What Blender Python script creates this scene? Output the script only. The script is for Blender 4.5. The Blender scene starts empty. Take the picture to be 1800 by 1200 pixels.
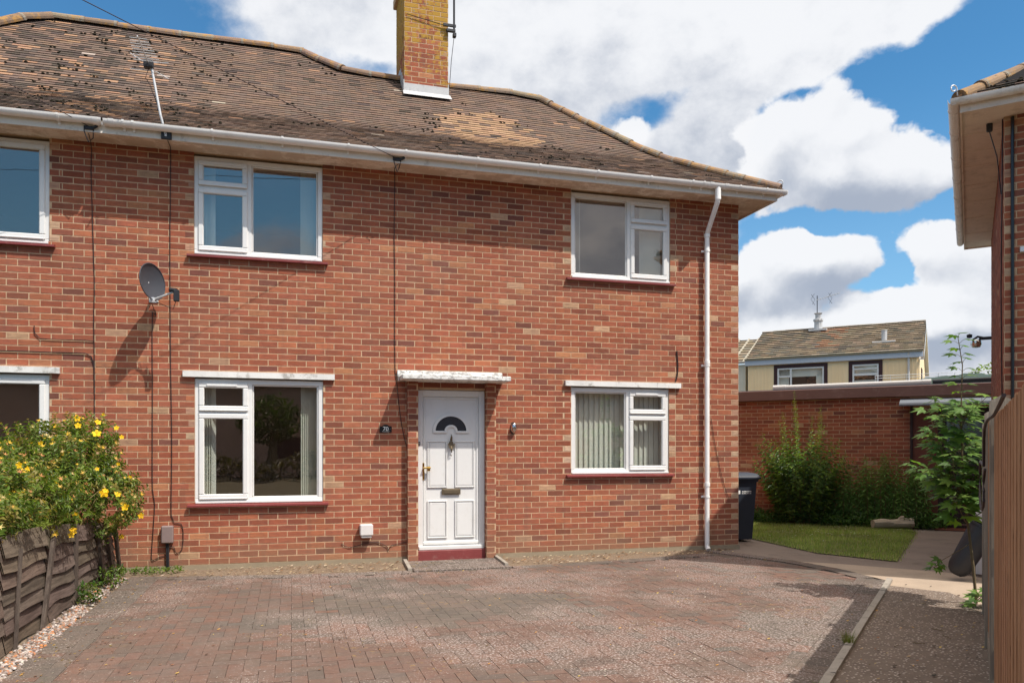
import bpy, math, random
import numpy as np
from mathutils import Vector, Matrix, noise as mnoise
random.seed(7)
R = math.radians
S = bpy.context.scene
COL = S.collection

# ------------------------------------------------------------------ camera, sky, sun
YAW = math.atan(1365/4803.); CY, SY = math.cos(YAW), math.sin(YAW)
F, CH, HZ, CD = 1365., 1.42, 790., 9.96
cam = bpy.data.objects.new('camera', bpy.data.cameras.new('camera')); COL.objects.link(cam)
cam.location = (0, -CD, CH); cam.rotation_euler = (R(90), 0, -YAW)
cam.data.sensor_width = 36; cam.data.lens = 36*F/1800; cam.data.shift_y = (HZ-600)/1800
cam.data.clip_end = 3000; cam.data.clip_start = .05
S.camera = cam
SUN = Vector((.73, -1, 1.9)).normalized()
S.view_settings.view_transform = 'Standard'; S.view_settings.look = 'None'
S.view_settings.exposure = .36; S.view_settings.gamma = 1
sl = bpy.data.lights.new('sun', 'SUN'); sl.energy = 4.05; sl.angle = R(.53); sl.color = (1, .945, .87)
so = bpy.data.objects.new('sun', sl); COL.objects.link(so); so.rotation_euler = SUN.to_track_quat('Z', 'Y').to_euler()

def ray(px, py):
    a = (px-900)/F; b = (HZ-py)/F
    return Vector((a*CY+SY, -a*SY+CY, b))
def W(px, py, y=0.):                     # measured point on a plane parallel to the facade
    r = ray(px, py); t = (y+CD)/r.y
    return (r.x*t, CH+r.z*t)

class NT:                                # small node helper
    def __init__(s, tree): s.t = tree; s.n = tree.nodes; s.l = tree.links
    def add(s, typ, **kw):
        n = s.n.new(typ)
        for k, v in kw.items(): setattr(n, k, v)
        return n
    def put(s, sock, v):
        if isinstance(v, bpy.types.NodeSocket): s.l.new(v, sock)
        elif v is not None: sock.default_value = v
    def m(s, op, a, b=None, c=None, clamp=False):
        n = s.add('ShaderNodeMath', operation=op, use_clamp=clamp)
        s.put(n.inputs[0], a)
        if b is not None: s.put(n.inputs[1], b)
        if c is not None: s.put(n.inputs[2], c)
        return n.outputs[0]
    def v(s, op, a, b=None):
        n = s.add('ShaderNodeVectorMath', operation=op)
        s.put(n.inputs[0], a)
        if b is not None: s.put(n.inputs[1], b)
        return n.outputs[1] if op in ('LENGTH', 'DOT_PRODUCT') else n.outputs[0]
    def noise(s, vec, scale, detail=4, rough=.55, dist=0):
        n = s.add('ShaderNodeTexNoise'); s.put(n.inputs['Vector'], vec)
        n.inputs['Scale'].default_value = scale; n.inputs['Detail'].default_value = detail
        n.inputs['Roughness'].default_value = rough; n.inputs['Distortion'].default_value = dist
        return n.outputs[0]
    def mix(s, f, a, b, mode='MIX'):
        n = s.add('ShaderNodeMix', data_type='RGBA', blend_type=mode)
        s.put(n.inputs[0], f)
        for i, x in ((6, a), (7, b)):
            if isinstance(x, tuple) and len(x) == 3: x = (*x, 1)
            s.put(n.inputs[i], x)
        return n.outputs[2]
    def ss(s, x, a, b, lo=0., hi=1.):
        n = s.add('ShaderNodeMapRange', interpolation_type='SMOOTHSTEP')
        s.put(n.inputs[0], x); n.inputs[1].default_value = a; n.inputs[2].default_value = b
        n.inputs[3].default_value = lo; n.inputs[4].default_value = hi
        return n.outputs[0]

# ---- world: nishita sky with procedural cumulus laid out by direction
w = bpy.data.worlds.new('World'); S.world = w; w.use_nodes = True
T = NT(w.node_tree); T.n.clear()
sky = T.add('ShaderNodeTexSky', sky_type='NISHITA', sun_disc=False)
sky.sun_elevation = math.asin(SUN.z); sky.sun_rotation = math.atan2(SUN.x, SUN.y)
sky.altitude = 50; sky.air_density = 1.0; sky.dust_density = .25; sky.ozone_density = 2.5
tc = T.add('ShaderNodeTexCoord'); gen = tc.outputs['Generated']
E_, F_ = (CY, -SY, 0), (SY, CY, 0)
qx = T.v('DOT_PRODUCT', gen, E_); qy = T.v('DOT_PRODUCT', gen, F_); qz = T.v('DOT_PRODUCT', gen, (0, 0, 1))
cmb = T.add('ShaderNodeCombineXYZ'); T.put(cmb.inputs[0], qx); T.put(cmb.inputs[1], qy); T.put(cmb.inputs[2], qz)
q = cmb.outputs[0]
qs = T.v('MULTIPLY', q, (1, 1, 1.35))
def ntex(vec, scale, detail, rough=.55, col=False):
    n = T.add('ShaderNodeTexNoise'); T.put(n.inputs['Vector'], vec); n.inputs['Scale'].default_value = scale; n.inputs['Detail'].default_value = detail; n.inputs['Roughness'].default_value = rough
    return n.outputs['Color' if col else 0]
wv = T.v('ADD', T.v('MULTIPLY', T.v('SUBTRACT', ntex(qs, 3.2, 3, .5, True), (.5, .5, .5)), (.16, .16, .11)), T.v('MULTIPLY', T.v('SUBTRACT', ntex(qs, 11, 6, .6, True), (.5, .5, .5)), (.055, .055, .05)))
qw = T.v('ADD', q, wv)
def blobsum(lst, src):
    tot = None
    for (px, py, rx, ry, wt, *back) in lst:
        d = Vector(((px-900)/F, 1, (HZ-py)/F)).normalized()
        if back:                         # direction seen mirrored in the facade windows
            r = ray(px, py); r.y = -r.y; r.normalize(); d = Vector((r.dot(Vector(E_)), r.dot(Vector(F_)), r.z))
        dv = T.v('SUBTRACT', src, tuple(d))
        l = T.v('LENGTH', T.v('MULTIPLY', dv, (F/rx*1.0, 1.2, F/ry*1.0) if not back else (F/rx, F/rx, F/ry)))
        g = T.ss(l, 1.7, .0, 0, wt)
        tot = g if tot is None else T.m('ADD', tot, g)
    return tot
# upper layer: broad soft grey-white sheet
sheet = [(120, -10, 240, 90, -1.5), (655, 122, 110, 32, -1.3), (1120, 190, 70, 34, -1.6), (1370, 200, 75, 44, -1.5), (1500, 155, 130, 50, -1.4), (1620, 190, 160, 90, -1.6),
         (1780, 90, 100, 170, -1.7), (1600, 430, 260, 130, -2.0), (1400, 480, 120, 60, .7), (1330, 330, 130, 100, -.4),
         (1000, 60, 560, 150, .9), (560, 30, 300, 75, .5), (1590, 30, 170, 75, 1.1), (1220, 290, 130, 150, 1.3), (1010, 210, 120, 60, .4),
         (300, 290, 330, 190, -1.5, 1), (480, 440, 240, 70, 1.0, 1), (1100, 400, 300, 160, 1.0, 1), (60, 330, 200, 160, -.9, 1)]
nA = ntex(qs, 3.6, 9, .62); nA2 = ntex(T.v('ADD', qs, (-.02, 0, .03)), 3.6, 9, .62)
fA = T.m('ADD', T.m('ADD', T.m('MULTIPLY', T.m('SUBTRACT', nA, .5), 3.0), T.ss(qz, .55, .8, 0, .8)), blobsum(sheet, qw))  # second term: extra overhead cloud, added out of view to warm the ambient light
mA = T.ss(fA, -.25, .55)
liteA = [(1240, 30, 110, 90, .2), (1600, 60, 170, 90, .12), (880, 60, 110, 80, .12), (700, 70, 120, 60, .08), (980, 150, 260, 50, -.15), (1235, 310, 100, 110, -.17), (460, 40, 160, 50, -.05), (700, 400, 900, 400, -.30, 1)]
bA = T.m('ADD', T.m('ADD', .84, blobsum(liteA, qw)), T.m('ADD', T.m('MULTIPLY', T.m('SUBTRACT', nA, nA2), 1.5), T.m('MULTIPLY', T.m('SUBTRACT', fA, .6), -.05)))
# lower layer: heaped cumulus, bright crisp crowns and grey bases
def cumf(v):
    heaps = [(1420, 235, 66, 58, 1.3), (1340, 265, 50, 50, .9), (1495, 275, 55, 46, 1.0), (1575, 312, 78, 40, 1.1), (1450, 325, 120, 40, 1.0), (1105, 240, 50, 28, .8), (1290, 500, 30, 26, .6),
             (1410, 462, 80, 44, 1.3), (1340, 510, 80, 60, .9), (1700, 445, 60, 44, 1.1), (1690, 545, 90, 44, 1.1), (1580, 545, 70, 30, .9), (1490, 470, 50, 36, .9), (1640, 420, 40, 24, .6), (1560, 585, 120, 26, 1.1), (1430, 600, 180, 40, 1.1), (1720, 630, 150, 46, 1.0)]
    b = ntex(T.v('MULTIPLY', v, (1, 1, 1.15)), 13, 8, .55)
    bl_ = T.m('ABSOLUTE', T.m('SUBTRACT', ntex(T.v('MULTIPLY', v, (1, 1, 1.1)), 9, 5, .5), .5))
    return T.m('ADD', T.m('ADD', blobsum(heaps, v), T.m('MULTIPLY', T.m('SUBTRACT', b, .5), 1.3)), T.m('ADD', T.m('MULTIPLY', bl_, -1.8), .02))
wq = T.v('ADD', q, T.v('MULTIPLY', T.v('SUBTRACT', ntex(qs, 9, 5, .6, True), (.5, .5, .5)), (.05, .05, .045)))
fB = cumf(wq); fB2 = cumf(T.v('ADD', wq, (-.010, 0, .020)))
mB = T.ss(fB, .24, .46)
bB = T.m('ADD', .84, T.m('ADD', T.m('MULTIPLY', T.m('SUBTRACT', fB, fB2), .42), T.m('MULTIPLY', T.ss(fB, .5, 1.8), -.16)))
def tone(b_):
    return T.mix(T.ss(T.m('MINIMUM', T.m('MAXIMUM', b_, .25), 1.05), .38, .98), (.40, .45, .55), (.92, .93, .955))
skyc = T.mix(1, sky.outputs[0], (.44, .86, 1.0), 'MULTIPLY')
skyc = T.mix(T.ss(qz, .42, .02, 0, .42), skyc, (3.3, 4.6, 5.9))
K6 = (6.6, 6.6, 6.6)
mx = T.mix(T.m('MULTIPLY', mA, .97), skyc, T.mix(1, tone(bA), K6, 'MULTIPLY')); mx = T.mix(T.m('MULTIPLY', mB, .97), mx, T.mix(1, tone(bB), K6, 'MULTIPLY'))
gl_ = T.m('MULTIPLY', T.ss(T.v('DOT_PRODUCT', gen, tuple(SUN)), .38, .95), T.ss(qz, .40, .68))     # glow added to the out-of-view sky round the sun, lifts the shade
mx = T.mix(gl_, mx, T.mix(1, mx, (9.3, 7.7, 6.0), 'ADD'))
low = T.ss(qz, -.02, .01); mx = T.mix(low, (.9, .9, .8), mx)
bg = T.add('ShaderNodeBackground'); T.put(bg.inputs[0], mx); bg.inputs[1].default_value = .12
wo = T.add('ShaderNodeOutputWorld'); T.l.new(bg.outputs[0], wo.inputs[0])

# ------------------------------------------------------------------ materials
def mat(name, rough=.6, spec=.3):
    m = bpy.data.materials.new(name); m.use_nodes = True
    t = NT(m.node_tree); b = t.n['Principled BSDF']
    b.inputs['Roughness'].default_value = rough; b.inputs['Specular IOR Level'].default_value = spec
    t.b = b; t.co = t.add('ShaderNodeTexCoord').outputs['Object']
    return m, t
def bump(t, h, strength=.5, dist=.01):
    b = t.add('ShaderNodeBump'); b.inputs['Strength'].default_value = strength; b.inputs['Distance'].default_value = dist
    t.put(b.inputs['Height'], h); t.put(t.b.inputs['Normal'], b.outputs[0])
def base(t, c): t.put(t.b.inputs['Base Color'], c)
def attr(t): return t.add('ShaderNodeAttribute', attribute_name='Col').outputs['Color']
def plain(name, c, rough=.5, spec=.35, var=.18, scale=6, metal=0, bmp=0, dirt=None, dirt_amt=.5, fine=60):
    m, t = mat(name, rough, spec)
    n = t.noise(t.co, scale, 6, .65); n2 = t.noise(t.co, fine, 3, .6)
    k = t.m('ADD', t.m('ADD', 1-var, t.m('MULTIPLY', n, var*1.3)), t.m('MULTIPLY', t.m('SUBTRACT', n2, .5), var*.8))
    cc = t.mix(1, c, (1, 1, 1), 'MULTIPLY'); cx = t.add('ShaderNodeVectorMath', operation='SCALE'); t.put(cx.inputs[0], cc); t.put(cx.inputs['Scale'], k)
    out = cx.outputs[0]
    if dirt: out = t.mix(t.m('MULTIPLY', t.ss(t.noise(t.co, scale*1.7, 8, .7), .52, .68), dirt_amt), out, dirt)
    base(t, out); t.b.inputs['Metallic'].default_value = metal
    if bmp: bump(t, n2, bmp, .004)
    return m
def colmat(name, rough=.85, spec=.2, nscale=30, namt=.5, bmp=.4, extra=None, bscale=90):
    m, t = mat(name, rough, spec); c = attr(t)
    n = t.noise(t.co, nscale, 6, .65)
    k = t.m('ADD', 1-namt/2, t.m('MULTIPLY', n, namt))
    cx = t.add('ShaderNodeVectorMath', operation='SCALE'); t.put(cx.inputs[0], c); t.put(cx.inputs['Scale'], k)
    o = cx.outputs[0]
    if extra: o = extra(t, o)
    base(t, o)
    if bmp: bump(t, t.noise(t.co, bscale, 5, .7), bmp, .006)
    return m
def brick_extra(t, c):                   # pale rims, dark streaked middles, soot and lime bloom
    uv = t.add('ShaderNodeUVMap', uv_map='UVMap').outputs[0]; sp = t.add('ShaderNodeSeparateXYZ'); t.put(sp.inputs[0], uv)
    v = sp.outputs[1]
    mid = t.m('MULTIPLY', t.ss(t.m('ABSOLUTE', t.m('SUBTRACT', v, .5)), .48, .2), t.ss(t.noise(t.v('MULTIPLY', t.co, (3, 3, 26)), 3, 4), .42, .62))
    c = t.mix(t.m('MULTIPLY', mid, .40), c, (.17, .070, .055))
    rim = t.m('MULTIPLY', t.ss(t.m('ABSOLUTE', t.m('SUBTRACT', v, .5)), .3, .5), t.ss(t.noise(t.co, 9, 5), .45, .7))
    c = t.mix(t.m('MULTIPLY', rim, .6), c, (.54, .31, .20))
    big = t.noise(t.co, .7, 5, .6)
    c = t.mix(t.m('MULTIPLY', t.ss(big, .45, .75), .25), c, (.30, .17, .12))
    st_ = t.noise(t.v('MULTIPLY', t.co, (5, 5, .45)), 1.5, 6, .65); c = t.mix(t.ss(st_, .50, .72, 0, .30), c, (.155, .085, .065))
    bt_ = t.add('ShaderNodeSeparateXYZ'); t.put(bt_.inputs[0], t.co); lowm = t.m('ADD', bt_.outputs[2], t.m('MULTIPLY', t.noise(t.co, 2.5, 5), .5))
    c = t.mix(t.ss(lowm, .75, .2, 0, .45), c, (.24, .17, .11))
    return c
M = {}
M['brick'] = colmat('brick', .88, .15, 14, .55, .5, brick_extra, 120)
def mortar_mat():
    m, t = mat('mortar', .95, .1)
    n = t.noise(t.co, 5, 7, .7); c = t.mix(n, (.42, .28, .17), (.66, .475, .315)); 
    c = t.mix(t.m('MULTIPLY', t.ss(t.noise(t.co, 40, 3), .5, .75), .5), c, (.22, .14, .1)); base(t, c)
    bump(t, t.noise(t.co, 180, 3), .5, .004); return m
M['mortar'] = mortar_mat()
def tile_extra(t, c):
    n = t.noise(t.co, 26, 5, .7)
    c = t.mix(t.m('MULTIPLY', t.ss(n, .60, .70), .35), c, (.08, .065, .055))
    n = t.noise(t.co, 55, 3, .6)
    return t.mix(t.m('MULTIPLY', t.ss(n, .62, .70), .5), c, (.30, .27, .23))
M['tile'] = colmat('clay_tile', .9, .15, 12, .4, .7, tile_extra, 70)
def lichen(t, c):
    n = t.noise(t.co, 9, 7, .7); c = t.mix(t.m('MULTIPLY', t.ss(n, .50, .62), .7), c, (.40, .215, .055))
    n = t.noise(t.co, 22, 5, .7); c = t.mix(t.m('MULTIPLY', t.ss(n, .58, .68), .8), c, (.055, .045, .035))
    return c
M['ridge'] = colmat('ridge_tile', .9, .15, 14, .5, .6, lichen, 60)
def chim_lichen(t, c):
    c = brick_extra(t, c); sp = t.add('ShaderNodeSeparateXYZ'); t.put(sp.inputs[0], t.co)
    n = t.noise(t.co, 7, 7, .72); hgt = t.ss(sp.outputs[2], 7.0, 8.4, -.06, .1)
    side = t.m('MULTIPLY', t.m('ABSOLUTE', t.m('SUBTRACT', sp.outputs[0], 1.96)), .28)
    n = t.m('ADD', t.m('ADD', n, hgt), side)
    c = t.mix(t.m('MULTIPLY', t.ss(n, .52, .62), .88), c, (.42, .25, .045))
    return t.mix(t.m('MULTIPLY', t.ss(t.noise(t.co, 16, 4), .62, .7), .7), c, (.2, .2, .17))
M['chimbrick'] = colmat('chimney_brick', .9, .12, 14, .5, .5, chim_lichen, 100)
M['battens'] = plain('dusty_underlay', (.11, .08, .062), .95, .1, .2)
M['moss'] = plain('moss', (.040, .035, .024), .95, .1, .5, 20, bmp=.5)
M['leaf'] = None
def leafmat(name='leaf', trans=.35, rough=.5, spec=.35):
    m, t = mat(name, rough, spec); c = attr(t)
    n = t.noise(t.co, 9, 3); cx = t.add('ShaderNodeVectorMath', operation='SCALE'); t.put(cx.inputs[0], c); t.put(cx.inputs['Scale'], t.m('ADD', .75, t.m('MULTIPLY', n, .5)))
    base(t, cx.outputs[0])
    tr = t.add('ShaderNodeBsdfTranslucent'); t.put(tr.inputs[0], t.mix(1, cx.outputs[0], (1.5, 1.7, .6), 'MULTIPLY'))
    mx = t.add('ShaderNodeMixShader'); mx.inputs[0].default_value = trans
    t.l.new(t.b.outputs[0], mx.inputs[1]); t.l.new(tr.outputs[0], mx.inputs[2]); t.l.new(mx.outputs[0], t.n['Material Output'].inputs[0])
    return m
M['leaf'] = leafmat()
M['petal'] = leafmat('petal', .25, .6, .2)
M['bark'] = plain('bark', (.16, .12, .07), .9, .1, .4, 30, bmp=.5)
M['greenstem'] = plain('green_stem', (.22, .17, .07), .7, .2, .3, 30)
M['upvc'] = plain('white_upvc', (.74, .735, .715), .3, .5, .07, 5, dirt=(.58, .55, .50), dirt_amt=.28)
M['gutter'] = plain('gutter_plastic', (.90, .88, .85), .35, .45, .08, 2.2, dirt=(.62, .57, .50), dirt_amt=.3)
M['fascia'] = plain('fascia_paint', (.80, .75, .67), .6, .3, .2, 3, dirt=(.33, .30, .25), dirt_amt=.5)
def soff():
    m, t = mat('soffit_paint', .8, .15); n = t.noise(t.co, 3.0, 9, .7, .3); st = t.noise(t.v('MULTIPLY', t.co, (2, 14, 14)), 3, 5)
    c = t.mix(t.ss(n, .42, .56), (.84, .74, .63), (.62, .50, .39)); c = t.mix(t.m('MULTIPLY', t.ss(st, .5, .7), .4), c, (.42, .33, .25)); base(t, c); bump(t, n, .4, .01); return m
M['soffit'] = soff()
M['whitepaint'] = plain('peeling_white_paint', (.78, .77, .74), .7, .2, .12, 4, bmp=.6, dirt=(.30, .28, .25), dirt_amt=.75)
def canopy_m():
    m, t = mat('weathered_white_concrete', .85, .15); n = t.noise(t.v('MULTIPLY', t.co, (1, 1, 2.4)), 9, 9, .75)
    c = t.mix(t.ss(n, .47, .60), (.74, .73, .70), (.34, .33, .31)); c = t.mix(t.ss(t.noise(t.co, 30, 5, .7), .6, .66), c, (.06, .06, .06)); base(t, c); bump(t, n, .6, .01); return m
M['canopy'] = canopy_m()
M['redsill'] = plain('red_painted_tile', (.24, .052, .050), .45, .4, .25, 6, bmp=.3, dirt=(.34, .2, .17), dirt_amt=.35)
M['black'] = plain('black_cable', (.035, .022, .022), .5, .3, .2)
M['lead'] = plain('lead_sheet', (.52, .52, .52), .5, .4, .3, 5, dirt=(.3, .3, .3), dirt_amt=.5)
M['alu'] = plain('galvanised_metal', (.66, .67, .68), .4, .5, .2, 9, metal=.15)
M['chrome'] = plain('brushed_chrome', (.6, .6, .6), .18, .5, .1, 9, metal=1)
M['brass'] = plain('brass', (.55, .36, .10), .25, .5, .15, 20, metal=1)
M['oldbrass'] = plain('tarnished_brass', (.18, .14, .09), .45, .4, .3, 40, metal=.5)
M['dish'] = plain('dark_grey_dish', (.060, .065, .078), .5, .35, .15, 8)
M['dkplastic'] = plain('dark_plastic', (.026, .026, .030), .45, .35, .2)
M['box'] = plain('brown_grey_plastic', (.24, .18, .17), .5, .3, .12)
M['ventw'] = plain('off_white_plastic', (.70, .66, .64), .4, .4, .1)
M['blind'] = plain('pale_green_blind_fabric', (.80, .81, .73), .85, .1, .06, 3)
M['inner'] = plain('dim_room_plaster', (.56, .45, .40), .9, .1, .15, 1.5)
M['dark'] = plain('dark_void', (.012, .012, .014), .9, .1, .1)
M['num'] = plain('white_numeral', (.85, .85, .82), .4, .3, .03)
M['blackgloss'] = plain('black_enamel', (.012, .012, .014), .25, .5, .1)
M['concrete'] = plain('concrete', (.46, .36, .27), .92, .15, .45, 1.0, bmp=.5, dirt=(.28, .225, .175), dirt_amt=.6, fine=120)
M['darkconcrete'] = plain('dark_concrete', (.27, .215, .175), .92, .15, .45, 1.1, bmp=.5, dirt=(.15, .12, .095), dirt_amt=.7, fine=120)  # darker concrete tone, used beyond the light front slab
M['kerb'] = plain('kerb_concrete', (.36, .32, .27), .92, .15, .3, 5, bmp=.6, dirt=(.14, .12, .10), dirt_amt=.6)
def glassm(name, refl=.14, tint=(.80, .86, .84)):
    m = bpy.data.materials.new(name); m.use_nodes = True; t = NT(m.node_tree); t.n.clear()
    tr = t.add('ShaderNodeBsdfTransparent'); tr.inputs[0].default_value = (*tint, 1)
    gl = t.add('ShaderNodeBsdfGlossy'); gl.inputs['Roughness'].default_value = .0; gl.inputs[0].default_value = (1, .86, .76, 1)
    co = t.add('ShaderNodeTexCoord').outputs['Object']
    b = t.add('ShaderNodeBump'); b.inputs['Strength'].default_value = .06; b.inputs['Distance'].default_value = .02; t.put(b.inputs['Height'], t.noise(co, 2.2, 2)); t.put(gl.inputs['Normal'], b.outputs[0])
    fr = t.add('ShaderNodeLayerWeight'); fr.inputs[0].default_value = .5
    f = t.m('ADD', refl, t.m('MULTIPLY', t.m('POWER', fr.outputs[1], 4), .8), clamp=True)
    mx = t.add('ShaderNodeMixShader'); t.put(mx.inputs[0], f); t.l.new(tr.outputs[0], mx.inputs[1]); t.l.new(gl.outputs[0], mx.inputs[2])
    o = t.add('ShaderNodeOutputMaterial'); t.l.new(mx.outputs[0], o.inputs[0]); return m
M['glass'] = glassm('window_glass', .15, (.95, .965, .955))
M['doorglass'] = glassm('door_glass', .10, (.25, .27, .3))
def paver_extra(t, c):
    big = t.noise(t.co, .55, 4, .6); med = t.noise(t.co, 2.3, 5, .65)
    c = t.mix(t.ss(med, .44, .66, 0, .55), c, (.15, .112, .094)); c = t.mix(t.ss(t.noise(t.co, 1.1, 6, .7), .48, .66, 0, .30), c, (.22, .135, .105)); c = t.mix(t.ss(t.noise(t.co, 7, 8, .8), .42, .66, 0, .55), c, (.115, .094, .080)); c = t.mix(t.ss(t.noise(t.co, 26, 6, .8), .5, .68, 0, .5), c, (.215, .16, .132))
    fl = t.noise(t.v('MULTIPLY', t.co, (1, 1, 1)), 58, 3, .6); thr = t.m('ADD', .685, t.m('MULTIPLY', t.ss(big, .38, .58), -.135))
    f = t.ss(t.m('SUBTRACT', fl, thr), 0, .02)
    c = t.mix(t.m('MULTIPLY', f, .8), c, (.40, .34, .31)); c = t.mix(t.ss(t.noise(t.co, 48, 4, .75), .56, .66, 0, .45), c, (.085, .07, .06))
    dk = t.ss(t.noise(t.co, 38, 4, .7), .62, .70); c = t.mix(t.m('MULTIPLY', dk, .5), c, (.06, .05, .045))
    sp = t.add('ShaderNodeSeparateXYZ'); t.put(sp.inputs[0], t.co)
    ol = t.ss(t.noise(t.v('ADD', t.co, (3, 7, 0)), 1.7, 3, .5), .64, .72); c = t.mix(t.m('MULTIPLY', ol, .45), c, (.07, .06, .052))
    y = t.ss(t.noise(t.co, 15, 5, .7), .585, .62); reg = t.ss(t.noise(t.co, .9, 2), .56, .66)
    return t.mix(t.m('MULTIPLY', t.m('MULTIPLY', y, reg), .45), c, (.34, .22, .06))
M['paver'] = colmat('block_paving', .93, .15, 20, .5, .7, paver_extra, 100)
def sandm(name, a, b_, sc, sp, spc, bs=.8):
    m, t = mat(name, .96, .08); n = t.noise(t.co, sc, 8, .7); c = t.mix(n, a, b_)
    v = t.add('ShaderNodeTexVoronoi'); t.put(v.inputs['Vector'], t.co); v.inputs['Scale'].default_value = sp
    hs = t.add('ShaderNodeSeparateColor'); t.put(hs.inputs[0], v.outputs['Color'])
    f = t.m('MULTIPLY', t.ss(v.outputs['Distance'], .42, .25), t.m('GREATER_THAN', hs.outputs[0], .50))
    c = t.mix(t.m('MULTIPLY', f, .8), c, spc); base(t, c)
    bump(t, t.m('ADD', t.noise(t.co, sp*.6, 5, .7), t.m('MULTIPLY', f, .6)), bs, .02); return m
M['sand'] = sandm('sandy_dirt', (.12, .085, .058), (.29, .215, .15), 9, 60, (.42, .35, .28))
M['joint'] = sandm('joint_sand', (.115, .092, .075), (.205, .165, .136), 9, 120, (.16, .13, .1))
M['rough'] = sandm('exposed_aggregate', (.095, .074, .060), (.31, .24, .19), 7, 42, (.72, .62, .54), 1)
M['soil'] = sandm('dark_soil', (.035, .028, .02), (.09, .07, .05), 6, 50, (.12, .1, .08))
M['lawnsoil'] = plain('lawn_base', (.17, .18, .065), .95, .1, .5, 8)
M['ground'] = plain('ground_earth', (.10, .09, .06), .95, .1, .4, .2)
def woodm(name, a, b_, rough=.85, stretch=(14, 14, 1.1), dark=.3):
    m, t = mat(name, rough, .15); v = t.v('MULTIPLY', t.co, stretch)
    n = t.noise(v, 2.2, 6, .65, .4); c = t.mix(t.ss(n, .3, .7), a, b_)
    k = t.noise(v, 9, 3, .7); c = t.mix(t.m('MULTIPLY', t.ss(k, .58, .7), dark), c, (a[0]*.35, a[1]*.35, a[2]*.35))
    at = attr(t); c = t.mix(1, c, at, 'MULTIPLY'); base(t, c); bump(t, k, .5, .006); return m
M['cedar'] = woodm('brown_stained_board', (.30, .145, .072), (.52, .28, .15), dark=.6)
M['greywood'] = woodm('weathered_grey_wood', (.24, .20, .155), (.36, .31, .24))
M['larch'] = woodm('weathered_dark_larch', (.075, .056, .044), (.155, .118, .092), stretch=(3, 1.1, 16), dark=.5)
M['larchv'] = woodm('weathered_batten', (.065, .050, .042), (.125, .098, .08), stretch=(12, 12, 1.2), dark=.5)
M['log'] = woodm('bare_log', (.30, .24, .17), (.48, .40, .30), stretch=(2, 14, 14), dark=.5)
M['bin'] = plain('dark_blue_grey_plastic', (.030, .037, .052), .45, .35, .12)
M['brownpaint'] = plain('brown_painted_board', (.16, .085, .07), .55, .3, .15, 4, dirt=(.26, .17, .14), dirt_amt=.4)
M['redwood'] = plain('red_brown_timber', (.20, .065, .040), .6, .3, .2, 5)
M['darkdoor'] = plain('dark_brown_door_paint', (.045, .022, .02), .5, .3, .2)
M['pipegrey'] = plain('pale_grey_pipe', (.60, .58, .56), .4, .4, .12, 4)
M['tarp'] = plain('dark_green_tarpaulin', (.03, .06, .045), .55, .3, .4, 9, bmp=.6)
M['greyroof'] = plain('grey_sheet', (.20, .22, .25), .45, .4, .15, 4)
M['cream'] = None
def creamm():
    m, t = mat('cream_cladding', .6, .3); sp = t.add('ShaderNodeSeparateXYZ'); t.put(sp.inputs[0], t.co)
    n = t.noise(t.co, 3, 5); c = t.mix(n, (.88, .66, .38), (.93, .73, .45)); base(t, c); return m
M['cream'] = creamm()
M['cream2'] = plain('pale_grey_cladding', (.74, .69, .56), .6, .3, .15, 3)
M['conctile'] = colmat('concrete_roof_tile', .9, .15, 10, .5, .5, None, 40)
M['maroon'] = plain('dark_brown_frame', (.055, .022, .022), .5, .3, .1)
M['rhsoffit'] = plain('grubby_brown_soffit', (.82, .70, .60), .85, .15, .25, 3, bmp=.4, dirt=(.45, .37, .3), dirt_amt=.5)
M['rhgutter'] = plain('aged_gutter_plastic', (.84, .80, .76), .4, .4, .2, 3, dirt=(.45, .38, .3), dirt_amt=.5)
M['pebble'] = colmat('pebble', .8, .25, 20, .3, .2)
M['grassm'] = leafmat('grass_blade', .3, .6, .2)

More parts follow.
